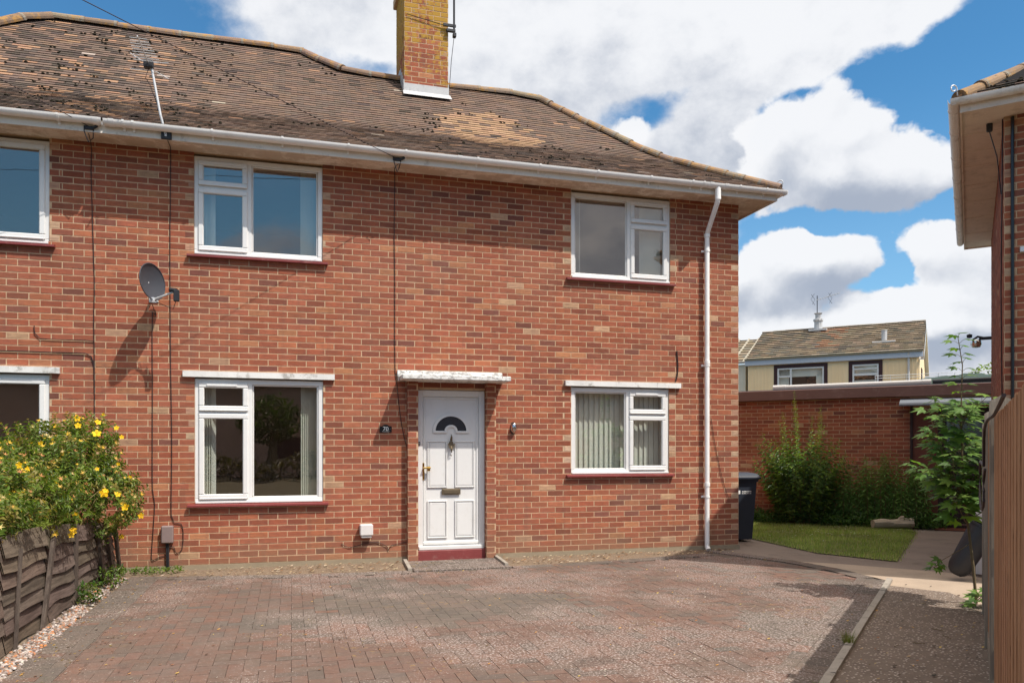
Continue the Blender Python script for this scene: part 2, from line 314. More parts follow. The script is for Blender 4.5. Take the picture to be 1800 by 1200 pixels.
# ------------------------------------------------------------------ mesh building
class MB:
    def __init__(s): s.v = []; s.f = []; s.mi = []; s.c = []; s.uv = []; s.has_uv = False
    def face(s, pts, mi=0, col=(1, 1, 1), uv=None):
        i = len(s.v); s.v.extend(tuple(p) for p in pts); s.f.append(tuple(range(i, i+len(pts)))); s.mi.append(mi); s.c.append(col)
        s.uv.append(uv or [(0, .5)]*len(pts))
    def box(s, x0, x1, y0, y1, z0, z1, mi=0, col=(1, 1, 1), T=None, bev=0):
        if bev:
            b = bev; P = []
            xs, ys, zs = (x0, x1), (y0, y1), (z0, z1)
            # chamfered box: 6 inset faces + 12 edge strips + 8 corners
            def q(ix, iy, iz, ax):
                p = [xs[ix], ys[iy], zs[iz]]; sg = [1 if k == 0 else -1 for k in (ix, iy, iz)]
                for a_ in range(3):
                    if a_ != ax: p[a_] += sg[a_]*b
                return T(p) if T else tuple(p)
            fs = []
            for ax in range(3):
                for k in (0, 1):
                    o = [a_ for a_ in range(3) if a_ != ax]; cyc = [(0, 0), (1, 0), (1, 1), (0, 1)]
                    pts = []
                    for (m, n) in cyc:
                        ii = [0, 0, 0]; ii[ax] = k; ii[o[0]] = m; ii[o[1]] = n; pts.append(q(*ii, ax))
                    flip = (k == 0) != (ax == 1)
                    fs.append(pts[::-1] if flip else pts)
            for a1 in range(3):
                o = [a_ for a_ in range(3) if a_ != a1]
                for (m, n) in ((0, 0), (0, 1), (1, 0), (1, 1)):
                    def cc(e, ax):
                        ii = [0, 0, 0]; ii[a1] = e; ii[o[0]] = m; ii[o[1]] = n; return q(*ii, ax)
                    fs.append([cc(0, o[0]), cc(1, o[0]), cc(1, o[1]), cc(0, o[1])])
            for ix in (0, 1):
                for iy in (0, 1):
                    for iz in (0, 1): fs.append([q(ix, iy, iz, 0), q(ix, iy, iz, 1), q(ix, iy, iz, 2)])
            for f_ in fs: s.face(f_, mi, col)
            return
        P = [(x0, y0, z0), (x1, y0, z0), (x1, y1, z0), (x0, y1, z0), (x0, y0, z1), (x1, y0, z1), (x1, y1, z1), (x0, y1, z1)]
        if T: P = [T(p) for p in P]
        for f_ in ((0, 3, 2, 1), (4, 5, 6, 7), (0, 1, 5, 4), (2, 3, 7, 6), (1, 2, 6, 5), (3, 0, 4, 7)): s.face([P[k] for k in f_], mi, col)
    def tube(s, pts, r, n=8, mi=0, col=(1, 1, 1), caps=True, rs=None):
        pts = [Vector(p) for p in pts]; rings = []; up = Vector((.13, .21, .97))
        for i, p in enumerate(pts):
            d = (pts[min(i+1, len(pts)-1)]-pts[max(i-1, 0)]).normalized()
            a = d.cross(up); 
            if a.length < .05: a = d.cross(Vector((1, 0, 0)))
            a.normalize(); b = d.cross(a).normalized(); rr = rs[i] if rs else r
            rings.append([p+(a*math.cos(2*math.pi*k/n)+b*math.sin(2*math.pi*k/n))*rr for k in range(n)])
        for i in range(len(rings)-1):
            for k in range(n): s.face([rings[i][k], rings[i][(k+1) % n], rings[i+1][(k+1) % n], rings[i+1][k]], mi, col)
        if caps: s.face(rings[0][::-1], mi, col); s.face(rings[-1], mi, col)
    def prism(s, prof, x0, x1, mi=0, col=(1, 1, 1), T=None, caps=True):   # profile in (y,z), swept along x
        A = [(x0, y, z) for y, z in prof]; B = [(x1, y, z) for y, z in prof]
        if T: A = [T(p) for p in A]; B = [T(p) for p in B]
        n = len(prof)
        for k in range(n): s.face([A[k], A[(k+1) % n], B[(k+1) % n], B[k]], mi, col)
        if caps: s.face(A[::-1], mi, col); s.face(B, mi, col)
    def lathe(s, prof, cx, cy, n=16, mi=0, col=(1, 1, 1), T=None):        # profile (r,z)
        rings = [[(cx+r*math.cos(2*math.pi*k/n), cy+r*math.sin(2*math.pi*k/n), z) for k in range(n)] for r, z in prof]
        if T: rings = [[T(p) for p in rg] for rg in rings]
        for i in range(len(rings)-1):
            for k in range(n): s.face([rings[i][k], rings[i][(k+1) % n], rings[i+1][(k+1) % n], rings[i+1][k]], mi, col)
    def build(s, name, mats, parent=None, smooth=False, weld=False):
        me = bpy.data.meshes.new(name); me.from_pydata(s.v, [], s.f)
        if not isinstance(mats, (list, tuple)): mats = [mats]
        for m in mats: me.materials.append(M[m] if isinstance(m, str) else m)
        me.polygons.foreach_set('material_index', np.array(s.mi, dtype=np.int32))
        ca = me.color_attributes.new('Col', 'FLOAT_COLOR', 'CORNER')
        ls = np.array([len(f_) for f_ in s.f]); cc = np.repeat(np.array([(*c[:3], 1) for c in s.c], dtype=np.float32), ls, axis=0)
        ca.data.foreach_set('color', cc.ravel())
        uvl = me.uv_layers.new(name='UVMap'); uvl.data.foreach_set('uv', np.array([u for f_ in s.uv for u in f_], dtype=np.float32).ravel())
        if weld or smooth:
            import bmesh
            b = bmesh.new(); b.from_mesh(me); bmesh.ops.remove_doubles(b, verts=b.verts, dist=.0002); bmesh.ops.recalc_face_normals(b, faces=b.faces); b.to_mesh(me); b.free()
        if smooth: 
            me.polygons.foreach_set('use_smooth', np.ones(len(me.polygons), dtype=bool))
            try: me.set_sharp_from_angle(angle=R(35))
            except Exception: pass
        me.update()
        o = bpy.data.objects.new(name, me); COL.objects.link(o)
        if parent: o.parent = parent
        return o
def thing(name, label, cat, loc=(0, 0, 0), rz=0, group=None):
    o = bpy.data.objects.new(name, None); COL.objects.link(o); o.location = loc; o.rotation_euler = (0, 0, rz); o.empty_display_size = .2
    o['label'] = label; o['category'] = cat
    if group: o['group'] = group
    return o
def tag(o, label, cat, group=None):
    o['label'] = label; o['category'] = cat
    if group: o['group'] = group
    return o
def struct(o): o['kind'] = 'structure'; return o
def stuff(o, label, cat): o['kind'] = 'stuff'; o['label'] = label; o['category'] = cat; return o
rnd = random.random
def U(a, b): return a+(b-a)*random.random()
def jit(c, k): f_ = 1+U(-k, k); return (c[0]*f_, c[1]*f_*(1+U(-k, k)*.25), c[2]*f_*(1+U(-k, k)*.3))

BR = [((.335, .104, .058), 34), ((.370, .125, .064), 20), ((.310, .092, .050), 24), ((.255, .082, .049), 12), ((.190, .070, .050), 3.5), ((.42, .18, .09), 4), ((.47, .29, .175), 1.6)]
BRW = [b_[1] for b_ in BR]
def brick_col(buff=0):
    if buff and rnd() < buff: return jit(random.choice([(.47, .315, .20), (.44, .25, .165), (.50, .35, .235)]), .12)
    c = jit(random.choices(BR, BRW)[0][0], .10); k = U(.84, 1.12); return (c[0]*k, c[1]*k, c[2]*k)
def cellwall(mb, O, Ud, u0, u1, z0, z1, holes, mi, off=Vector((0, 0, 0)), flip=False):
    us = sorted({u0, u1, *[h[0] for h in holes if u0 < h[0] < u1], *[h[1] for h in holes if u0 < h[1] < u1]})
    zs = sorted({z0, z1, *[h[2] for h in holes if z0 < h[2] < z1], *[h[3] for h in holes if z0 < h[3] < z1]})
    for i in range(len(us)-1):
        for j in range(len(zs)-1):
            uc, zc = (us[i]+us[i+1])/2, (zs[j]+zs[j+1])/2
            if any(h[0] < uc < h[1] and h[2] < zc < h[3] for h in holes): continue
            P = [O+Ud*us[i]+off+Vector((0, 0, zs[j])), O+Ud*us[i+1]+off+Vector((0, 0, zs[j])), O+Ud*us[i+1]+off+Vector((0, 0, zs[j+1])), O+Ud*us[i]+off+Vector((0, 0, zs[j+1]))]
            mb.face(P[::-1] if flip else P, mi)
def brickwall(mb, O, Ud, N, u0, u1, z0, z1, holes=(), start=0., buffends=(), bm=0, mm=1, ledge=True, dk=1.):
    """individual bricks standing 4 mm proud of a mortar plane; buff closers beside openings and corners"""
    O = Vector(O); Ud = Vector(Ud).normalized(); N = Vector(N).normalized()
    cellwall(mb, O, Ud, u0, u1, z0, z1, holes, mm)
    ext = .0028; rows = int(math.ceil((z1-z0)/.075))
    for r in range(rows):
        za = z0+r*.075+.0050; zb = min(z0+(r+1)*.075-.0050, z1)
        if zb-za < .02: continue
        zc = (za+zb)/2; off = start+(r % 2)*.1125; k0 = int(math.floor((u0-off)/.225))
        iv = []
        for k in range(k0, int(math.ceil((u1-off)/.225))+1):
            a = max(off+k*.225+.0048, u0); b = min(off+(k+1)*.225-.0048, u1)
            if b-a > .02: iv.append((a, b, False))
        for h in holes:
            if not (h[2] < zc < h[3]): continue
            nv = []
            for (a, b, e) in iv:
                if b <= h[0] or a >= h[1]: nv.append((a, b, e)); continue
                big = h[1]-h[0] > 1.2
                if h[0]-a > .02:
                    if big and r % 2 == 0: 
                        if h[0]-.105-a > .02: nv.append((a, h[0]-.105, False))
                        nv.append((h[0]-.097, h[0], True))
                    else: nv.append((a, h[0], False))
                if b-h[1] > .02:
                    if big and r % 2 == 0:
                        nv.append((h[1], h[1]+.097, True))
                        if b-h[1]-.105 > .02: nv.append((h[1]+.105, b, False))
                    else: nv.append((h[1], b, False))
            iv = nv
        # merge slivers: bricks cut to less than 5 cm are stretched visually by joining neighbour
        for (a, b, e) in iv:
            buff = 0
            if e: buff = .62
            for (ub, w_) in buffends:
                if (abs(a-ub) < .02 or abs(b-ub) < .02) and b-a < .15: buff = w_
            c = brick_col(buff); c = (c[0]*dk, c[1]*dk, c[2]*dk)
            j = [U(-.0006, .0006) for _ in range(4)]; d = ext+U(-.0008, .0012); s_ = .0018
            a += U(-.001, .001); b += U(-.001, .001)
            P = [(a, za), (b, za), (b, zb), (a, zb)]
            B = [O+Ud*u+Vector((0, 0, z))for u, z in P]
            Q = [O+Ud*(u+(s_ if i in (0, 3) else -s_))+Vector((0, 0, z+(s_ if i < 2 else -s_)))+N*(d+j[i]) for i, (u, z) in enumerate(P)]
            mb.face(Q, bm, c, [(0, 0), (1, 0), (1, 1), (0, 1)])
            for i in range(4):
                mb.face([B[i], B[(i+1) % 4], Q[(i+1) % 4], Q[i]], bm, c)

def tileplane(mb, moss, frame, x0f, x1f, prof, smax, colf, gauge=.1, width=.168, lift=.020, mossn=0, xstart=0.):
    """frame(x,s,z)->point ; prof(s)->z ; courses climb from s=0"""
    s = 0.; k = 0
    while s < smax-.02:
        dz = (prof(s+.01)-prof(s))/.01; L = math.sqrt(1+dz*dz); ds = gauge/L; s2 = min(s+ds*1.06, smax+.03)
        nx, nz = -dz/L, 1/L                              # normal in (s,z)
        xa, xb = x0f(s), x1f(s); off = (k % 2)*width/2; i = int(math.floor((xa-off-xstart)/width))
        while True:
            a = xstart+off+i*width; b = a+width-.002; i += 1
            if a > xb: break
            if b < xa: continue
            a2, b2 = max(a, xa), min(b, xb)
            if b2-a2 < .02: continue
            c = colf((a2+b2)/2, s); l1 = lift*U(.88, 1.14); l2 = l1+U(-.0012, .0012); sj = U(-.003, .003)
            p = lambda x, ss, h: frame(x, ss+nx*h, prof(ss)+nz*h)
            A = p(a2, s+sj-.004, l1); B = p(b2, s+sj-.004, l2); C = p(b2, s2, .004); D_ = p(a2, s2, .004)
            mb.face([A, B, C, D_], 0, c)
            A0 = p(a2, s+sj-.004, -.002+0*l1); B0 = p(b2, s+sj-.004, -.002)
            kb_ = .22 if s > 1.2 else .42-.17*s; mb.face([A0, B0, B, A], 0, (c[0]*kb_, c[1]*kb_*.9, c[2]*kb_*.85)); mb.face([D_, p(a2, s2, -.01), A0, A], 0, c); mb.face([C, B, B0, p(b2, s2, -.01)], 0, c)  # butt faces darkened: grime plus the shade line painted under each course
            if moss is not None and rnd() < mossn*colf.mossy((a2+b2)/2, s):
                for _ in range(random.randint(1, 3)):
                    o_ = Vector(p(U(a2, b2), s+U(-.01, .05), lift*1.1)); r_ = U(.010, .026)
                    blob(moss, o_, r_, r_*.55)
        s += ds; k += 1
def blob(mb, o, r, h, mi=0, col=(1, 1, 1)):
    n = 5; a0 = U(0, 6); top = o+Vector((0, 0, h)); R1 = [o+Vector((math.cos(a0+i*6.283/n)*r*U(.8, 1.2), math.sin(a0+i*6.283/n)*r*U(.8, 1.2), -h*.2)) for i in range(n)]
    R2 = [o+Vector((math.cos(a0+i*6.283/n)*r*.7, math.sin(a0+i*6.283/n)*r*.7, h*.65)) for i in range(n)]
    for i in range(n):
        j = (i+1) % n; mb.face([R1[i], R1[j], R2[j], R2[i]], mi, col); mb.face([R2[i], R2[j], top], mi, col)
def ridgeline(mb, pts, r=.105, seg=.32, colf=None, droop=.6):
    pts = [Vector(p) for p in pts]; L = [0]
    for i in range(1, len(pts)): L.append(L[-1]+(pts[i]-pts[i-1]).length)
    def at(d):
        for i in range(1, len(pts)):
            if d <= L[i] or i == len(pts)-1:
                k = (d-L[i-1])/(L[i]-L[i-1]); return pts[i-1].lerp(pts[i], k)
    n = max(1, int(L[-1]/seg)); st = L[-1]/n
    for i in range(n):
        a = at(i*st-.01 if i else 0); b = at((i+1)*st+.02 if i < n-1 else L[-1]); d = (b-a).normalized(); sd = d.cross(Vector((0, 0, 1))).normalized(); up = sd.cross(d)
        jt = Vector((U(-.006, .006), U(-.006, .006), U(-.006, .008))); ra, rb = r*U(1.0, 1.08), r*U(.90, .97); c = colf() if colf else jit((.30, .17, .10), .2)
        def ring(p, rr): return [p+jt+sd*math.cos(t)*rr+up*(math.sin(t)*rr*.8-rr*.28) for t in [math.pi*k/8 for k in range(-1, 10)]]
        A, B = ring(a, ra), ring(b, rb)
        for k in range(10): mb.face([A[k], B[k], B[k+1], A[k+1]], 0, c)
        mb.face(A, 0, (c[0]*.6, c[1]*.6, c[2]*.6)); mb.face(B[::-1], 0, c)
        # mortar bedding joint
        if i: 
            A2 = ring(a+d*.012, ra*1.03); B2 = ring(a+d*.05, ra*1.02)
            for k in range(10): mb.face([A2[k], B2[k], B2[k+1], A2[k+1]], 0, (.24, .21, .17))

def gutter_profile(r=.056):
    o = [(-r*math.cos(t), -r*math.sin(t)*1.05) for t in [math.pi*k/10 for k in range(11)]]
    i = [(-(r-.004)*math.cos(t), -(r-.004)*math.sin(t)*1.05) for t in [math.pi*k/10 for k in range(10, -1, -1)]]
    return o+i

# ================================================================== GROUND AND PAVING
g = MB(); g.face([(-400, -400, -.06), (400, -400, -.06), (400, 400, -.06), (-400, 400, -.06)]); struct(g.build('ground', 'ground'))
def poly(mb, pts, z, mi=0): mb.face([(x, y, z) for x, y in pts], mi)
KD = Vector((.7242, .6896, 0)); KN = Vector((-.6896, .7242, 0)); KO = Vector((6.25, -2.93, 0))    # kerb line, unit along, left normal
pave = [(-1.72, -11.5), (-1.72, -.46), (-.08, -.77), (1.36, -.84), (1.36, -.10), (2.58, -.06), (2.57, -.86), (4.0, -.72), (5.45, -.42), (5.76, -.12), (5.93, -.6), (6.2, -1.4), (6.30, -2.2), (6.22, -2.92), (-2.6, -11.35)]
def inpoly(x, y, P):
    r_ = False; n = len(P)
    for i in range(n):
        x1, y1 = P[i]; x2, y2 = P[(i+1) % n]
        if (y1 > y) != (y2 > y) and x < (x2-x1)*(y-y1)/(y2-y1)+x1: r_ = not r_
    return r_
pave[-1] = (KO.x-KD.x*12, KO.y-KD.y*12); pave[0] = (-1.72, -10.6)
g = MB(); poly(g, [(-1.72, -12), (-1.72, -.44), (-.08, -.75), (1.36, -.82), (1.36, -.01), (2.58, -.01), (2.57, -.84), (4.0, -.70), (5.45, -.40), (5.76, -.10), (5.93, -.6), (6.2, -1.4), (6.30, -2.2), (6.22, -2.92), (-3, -11.72)], -.012); 
struct(g.build('paving_bed', 'joint'))
PC = [((.148, .088, .068), 40), ((.138, .087, .068), 28), ((.125, .088, .070), 18), ((.110, .084, .070), 8), ((.168, .094, .070), 6)]
def pcol(x, y, grey=False):
    n = mnoise.noise(Vector((x*.5, y*.5, 3)))+.4*mnoise.noise(Vector((x*1.7, y*1.7, 9)))
    if grey or n+U(-.15, .15) > .26: return jit(random.choice([(.122, .101, .084), (.112, .095, .080), (.130, .105, .086)]), .05)
    return jit(random.choices([c[0] for c in PC], [c[1] for c in PC])[0], .05)
def paver(mb, pts, c, dz=0):
    cx = sum(p[0] for p in pts)/len(pts); cy = sum(p[1] for p in pts)/len(pts)
    tz = U(-.0012, .0012); tx, ty = U(-.008, .008), U(-.008, .008)
    top = [(cx+(x-cx)*.972, cy+(y-cy)*.972, tz+dz+(x-cx)*tx+(y-cy)*ty) for x, y in pts]
    lo = [(cx+(x-cx)*.985, cy+(y-cy)*.985, -.004+dz) for x, y in pts]; bt = [(x, y, -.02) for x, y, _ in lo]
    mb.face(top, 0, c)
    n = len(pts)
    for i in range(n): mb.face([lo[i], lo[(i+1) % n], top[(i+1) % n], top[i]], 0, c)
    for i in range(n): mb.face([bt[i], bt[(i+1) % n], lo[(i+1) % n], lo[i]], 0, c)
dr = MB(); ca, sa = math.cos(R(0)), math.sin(R(0))
def tw(u, v): return (u*ca-v*sa, u*sa+v*ca-4)
inner = [(-1.50, -11), (-1.50, -.72), (-.05, -.98), (1.36, -1.05), (4.0, -.94), (5.35, -.66), (5.66, -.9), (5.98, -1.6), (6.03, -2.3), (5.98, -2.9), (-3, -11.4)]
insh = KN*.21
inner[9] = (KO.x+insh.x-.1, KO.y+insh.y-.05); inner[10] = (KO.x-KD.x*12+insh.x, KO.y-KD.y*12+insh.y)
for i in range(-60, 70):
    for j in range(-75, 60):
        k = (i-j) % 4
        if k == 0: cor = [(i, j), (i+2, j), (i+2, j+1), (i, j+1)]
        elif k == 3: cor = [(i, j), (i+1, j), (i+1, j+2), (i, j+2)]
        else: continue
        P = [tw(a*.1, b*.1) for a, b in cor]; cx = sum(p[0] for p in P)/4; cy = sum(p[1] for p in P)/4
        if cy < -9.4 or not inpoly(cx, cy, inner): continue
        if all(inpoly(x, y, pave) for x, y in P): paver(dr, P, pcol(cx, cy))
def soldier(a, b, inw, wd=.2, step=.1, grey=True, dz=.003):
    a = Vector((*a, 0)); b = Vector((*b, 0)); d = (b-a); n = max(1, int(d.length/step)); d = d/n; iw = Vector((*inw, 0)).normalized()*wd
    for i in range(n):
        p = a+d*i; q_ = p+d; paver(dr, [(p.x, p.y), (q_.x, q_.y), (q_.x+iw.x, q_.y+iw.y), (p.x+iw.x, p.y+iw.y)], pcol(p.x, p.y, rnd() < .85 if grey else False), dz)
soldier((-1.71, -9.3), (-1.71, -.68), (1, 0)); soldier((-1.51, -9.3), (-1.51, -.68), (1, 0), .1, .2)
soldier((-1.71, -.47), (-.08, -.78), (-.2, -1)); soldier((-.08, -.78), (1.35, -.85), (-.05, -1)); soldier((2.57, -.87), (4.0, -.73), (.1, -1)); soldier((4.0, -.73), (5.45, -.43), (.2, -1))
kp = lambda t: (KO.x-KD.x*t, KO.y-KD.y*t)
soldier(kp(.02), kp(10.3), (-.6896, .7242), .2); 
soldier((kp(.02)[0]+KN.x*.2, kp(.02)[1]+KN.y*.2), (kp(10.3)[0]+KN.x*.2, kp(10.3)[1]+KN.y*.2), (-.6896, .7242), .1, .2)
soldier((5.76, -.14), (5.93, -.6), (-1, -.4)); soldier((5.93, -.6), (6.2, -1.4), (-1, -.35)); soldier((6.2, -1.4), (6.30, -2.2), (-1, -.1)); soldier((6.30, -2.2), (6.23, -2.75), (-1, 0))
for r_ in range(8):                                               # grey apron in front of the door
    for c_ in range(7):
        o_ = (r_ % 2)*.1
        x0 = 1.40+c_*.2-o_; x1 = x0+.2; x0, x1 = max(x0, 1.38), min(x1, 2.57)
        y0 = -.12-(r_+1)*.1
        if x1-x0 > .04: paver(dr, [(x0, y0), (x1, y0), (x1, y0+.1), (x0, y0+.1)], pcol(x0, y0, True), .006)
dv = dr.build('driveway', 'paver'); struct(dv)
# kerb edging pieces
kb = MB(); t = 0.
while t < 10.5:
    L = U(.75, .95); a = KO-KD*t; b = KO-KD*(t+L-.015); n = KN*-.055
    z1 = .018+U(-.006, .006); P = [a, b, b+n, a+n]; j = [U(-.004, .004) for _ in range(4)]
    if not (3.1 < t < 3.35 or 4.4 < t < 4.6):
        T4 = [(p.x, p.y, z1+j[i]) for i, p in enumerate(P)]; B4 = [(p.x, p.y, -.05) for p in P]
        kb.face(T4[::-1]); 
        for i in range(4): kb.face([T4[i], T4[(i+1) % 4], B4[(i+1) % 4], B4[i]])
    t += L
kbo = struct(kb.build('kerb', 'kerb'))
es = MB()
for xa, ya, xb, yb in ((1.335, -.90, 1.385, -.12), (2.59, -.06, 2.535, -.80)):
    d = Vector((xb-xa, yb-ya, 0)); n = Vector((-d.y, d.x, 0)).normalized()*.022
    a, b = Vector((xa, ya, 0)), Vector((xb, yb, 0)); P = [a-n, b-n, b+n, a+n]
    T4 = [(p.x, p.y, .035) for p in P]; B4 = [(p.x, p.y, -.05) for p in P]; es.face(T4)
    for i in range(4): es.face([B4[i], B4[(i+1) % 4], T4[(i+1) % 4], T4[i]])
struct(es.build('kerb_edging', 'kerb'))
# sandy strip under the wall, strip under fence, rough aggregate pavement, concrete path, lawn soil, planting bed
def bumpy(name, m_, P, z, step=.09, amp=.012, par=None):
    mb = MB(); xs = [p[0] for p in P]; ys = [p[1] for p in P]; x = min(xs)
    vz = lambda x, y: z+amp*mnoise.noise(Vector((x*5, y*5, 1)))+amp*.6*mnoise.noise(Vector((x*17, y*17, 4)))
    while x < max(xs):
        y = min(ys)
        while y < max(ys):
            if inpoly(x+step/2, y+step/2, P): mb.face([(x, y, vz(x, y)), (x+step, y, vz(x+step, y)), (x+step, y+step, vz(x+step, y+step)), (x, y+step, vz(x, y+step))])
            y += step
        x += step
    return struct(mb.build(name, m_, par, smooth=True))
bumpy('dirt_strip', 'sand', [(-2.0, .02), (-2.0, -.9), (-1.5, -.9), (-.08, -.8), (1.37, -.86), (1.37, .02)], -.012, .06)
bumpy('dirt_strip', 'sand', [(2.56, .02), (2.56, -.9), (4, -.78), (5.5, -.46), (5.8, -.15), (6.3, .02)], -.012, .06)
bumpy('gravel_bed', 'sand', [(-2.1, -9.5), (-2.1, -.4), (-1.68, -.4), (-1.68, -9.5)], -.016, .06)
g = MB(); poly(g, [(-15, -12), (-2.04, -12), (-2.04, .0), (-15, .0)], -.03); struct(g.build('front_garden_soil', 'soil'))
fo = Vector((4.19, -6.18, 0)); P = [KO+KN*.01-KD*.3, KO-KD*10.5+KN*.01, fo-KD*6.5, fo+KD*2.55, KO-KN*.6-KD*.45]
g = MB(); poly(g, [(p.x, p.y) for p in P], -.008); struct(g.build('pavement', 'rough'))
g = MB(); poly(g, [(5.7, -.06), (6.26, -.06), (6.26, 5), (13.5, 5), (13.5, -1.5), (8.2, -4.5), (5.6, -5.3), (6.05, -3.1), (6.27, -2.93), (6.33, -2.2), (6.22, -1.4), (5.95, -.6)], -.018); struct(g.build('path', 'darkconcrete'))
g = MB(); poly(g, [(6.215, -1.38), (6.62, -1.72), (7.35, -2.62), (7.45, -3.25), (5.62, -5.28), (6.05, -3.12), (6.27, -2.93), (6.33, -2.2)], -.010); struct(g.build('path_slab', 'concrete'))
LAWN = [(7.0, -.77), (7.45, -1.76), (10.45, 1.10), (10.8, 2.3), (9.0, 4.0), (7.15, 4.2), (7.12, 1.0)]
g = MB(); poly(g, LAWN, -.006); struct(g.build('lawn_base', 'lawnsoil'))
g = MB(); poly(g, [(7.13, 4.0), (8.9, 3.3), (10.4, 1.95), (11.0, 1.5), (11.5, 1.75), (8.9, 4.5), (7.13, 5.9)], -.002); struct(g.build('planting_bed', 'soil'))

# ================================================================== THE BRICK SEMI
house = thing('semi_detached_house', 'red brick semi-detached house with white windows, front door 70, tiled roof and tall chimney', 'house')
WIN = {'UL': (-1.119, .375, 3.757, 4.965), 'LL': (-1.112, .382, .775, 2.29), 'UR': (3.669, 5.158, 3.765, 4.965), 'LR': (3.669, 5.14, 1.087, 2.29),
       'NU': (-4.15, -2.653, 3.76, 4.965), 'NL': (-4.15, -2.653, .775, 2.29)}
DOOR = (1.556, 2.458, 0., 2.195)
holes = [*WIN.values(), DOOR]
WX0, WX1, WZ = -9.57, 6.253, 4.99
mb = MB()
brickwall(mb, (0, 0, 0), (1, 0, 0), (0, -1, 0), -5.2, WX1, .045, WZ, holes, start=WX1-.225*60, buffends=[(WX1, .85)])
brickwall(mb, (WX1, 0, 0), (0, 1, 0), (1, 0, 0), 0, 6.6, .045, WZ, start=0)
cellwall(mb, Vector((0, 0, 0)), Vector((1, 0, 0)), WX0, -5.2, 0, WZ, [], 1)
cellwall(mb, Vector((0, 6.6, 0)), Vector((1, 0, 0)), WX0, WX1, 0, WZ, [], 1, flip=True)
cellwall(mb, Vector((WX0, 0, 0)), Vector((0, 1, 0)), 0, 6.6, 0, WZ, [], 1, flip=True)
mb.box(WX0, 1.556, .001, .09, -.2, .044, 1); mb.box(2.458, WX1, .001, .09, -.2, .044, 1)
for h in holes:                                                   # brick reveals
    for (x, s_) in ((h[0], 1), (h[1], -1)):
        P = [(x, 0, h[2]), (x, .11, h[2]), (x, .11, h[3]), (x, 0, h[3])]; mb.face(P if s_ > 0 else P[::-1], 1)
    mb.face([(h[0], 0, h[3]), (h[0], .11, h[3]), (h[1], .11, h[3]), (h[1], 0, h[3])], 1)
    mb.face([(h[0], 0, h[2]), (h[1], 0, h[2]), (h[1], .11, h[2]), (h[0], .11, h[2])], 1)
mb.build('wall', ['brick', 'mortar'], house)
pl = MB(); pl.box(-5, 1.43, -.012, .002, -.03, .043); pl.box(2.585, WX1+.012, -.012, .002, -.03, .043); pl.build('plinth', plain('stained_plinth', (.33, .27, .19), .95, .1, .35, 4, bmp=.5), house)
for x0, x1 in ((1.428, 1.556), (2.458, 2.583)):                   # projecting brick piers either side of the door
    p = MB(); brickwall(p, (0, -.10, 0), (1, 0, 0), (0, -1, 0), x0, x1, .0, 2.29, start=x0)
    brickwall(p, (x0, 0, 0), (0, -1, 0), (-1, 0, 0), 0, .10, .0, 2.29, start=0); brickwall(p, (x1, -.10, 0), (0, 1, 0), (1, 0, 0), 0, .17, .0, 2.29, start=0)
    p.face([(x1, .06, 0), (x1, .06, 2.29), (x1, .12, 2.29), (x1, .12, 0)], 1)
    p.build('door_pier', ['brick', 'mortar'], house)
# rooms behind the glass
def room(x0, x1, z0, z1, d=3.6):
    r_ = MB(); y0 = .13
    r_.face([(x0, d, z0), (x0, d, z1), (x1, d, z1), (x1, d, z0)]); r_.face([(x0, y0, z0), (x1, y0, z0), (x1, d, z0), (x0, d, z0)])
    r_.face([(x0, y0, z1), (x0, d, z1), (x1, d, z1), (x1, y0, z1)]); r_.face([(x0, y0, z0), (x0, d, z0), (x0, d, z1), (x0, y0, z1)]); r_.face([(x1, y0, z0), (x1, y0, z1), (x1, d, z1), (x1, d, z0)])
    hs = [h for h in holes if x0 < (h[0]+h[1])/2 < x1 and z0 < (h[2]+h[3])/2 < z1]
    cellwall(r_, Vector((0, y0, 0)), Vector((1, 0, 0)), x0, x1, z0, z1, [(h[0], h[1], h[2], min(h[3], z1+1)) for h in hs], 0, flip=True)
    for h in hs:                                                     # splayed inner reveals close the wall thickness
        r_.face([(h[0], .11, h[2]), (h[0], y0, h[2]), (h[0], y0, h[3]), (h[0], .11, h[3])]); r_.face([(h[1], .11, h[2]), (h[1], .11, h[3]), (h[1], y0, h[3]), (h[1], y0, h[2])])
    r_.build('room', 'inner', house)
room(-1.6, 2.9, 2.62, 5.0); room(3.0, 6.15, 2.62, 5.0); room(-1.6, 2.9, .02, 2.45); room(3.0, 6.15, .02, 2.45); room(-5.1, -1.75, 2.62, 5.0); room(-5.1, -1.75, .02, 2.45)

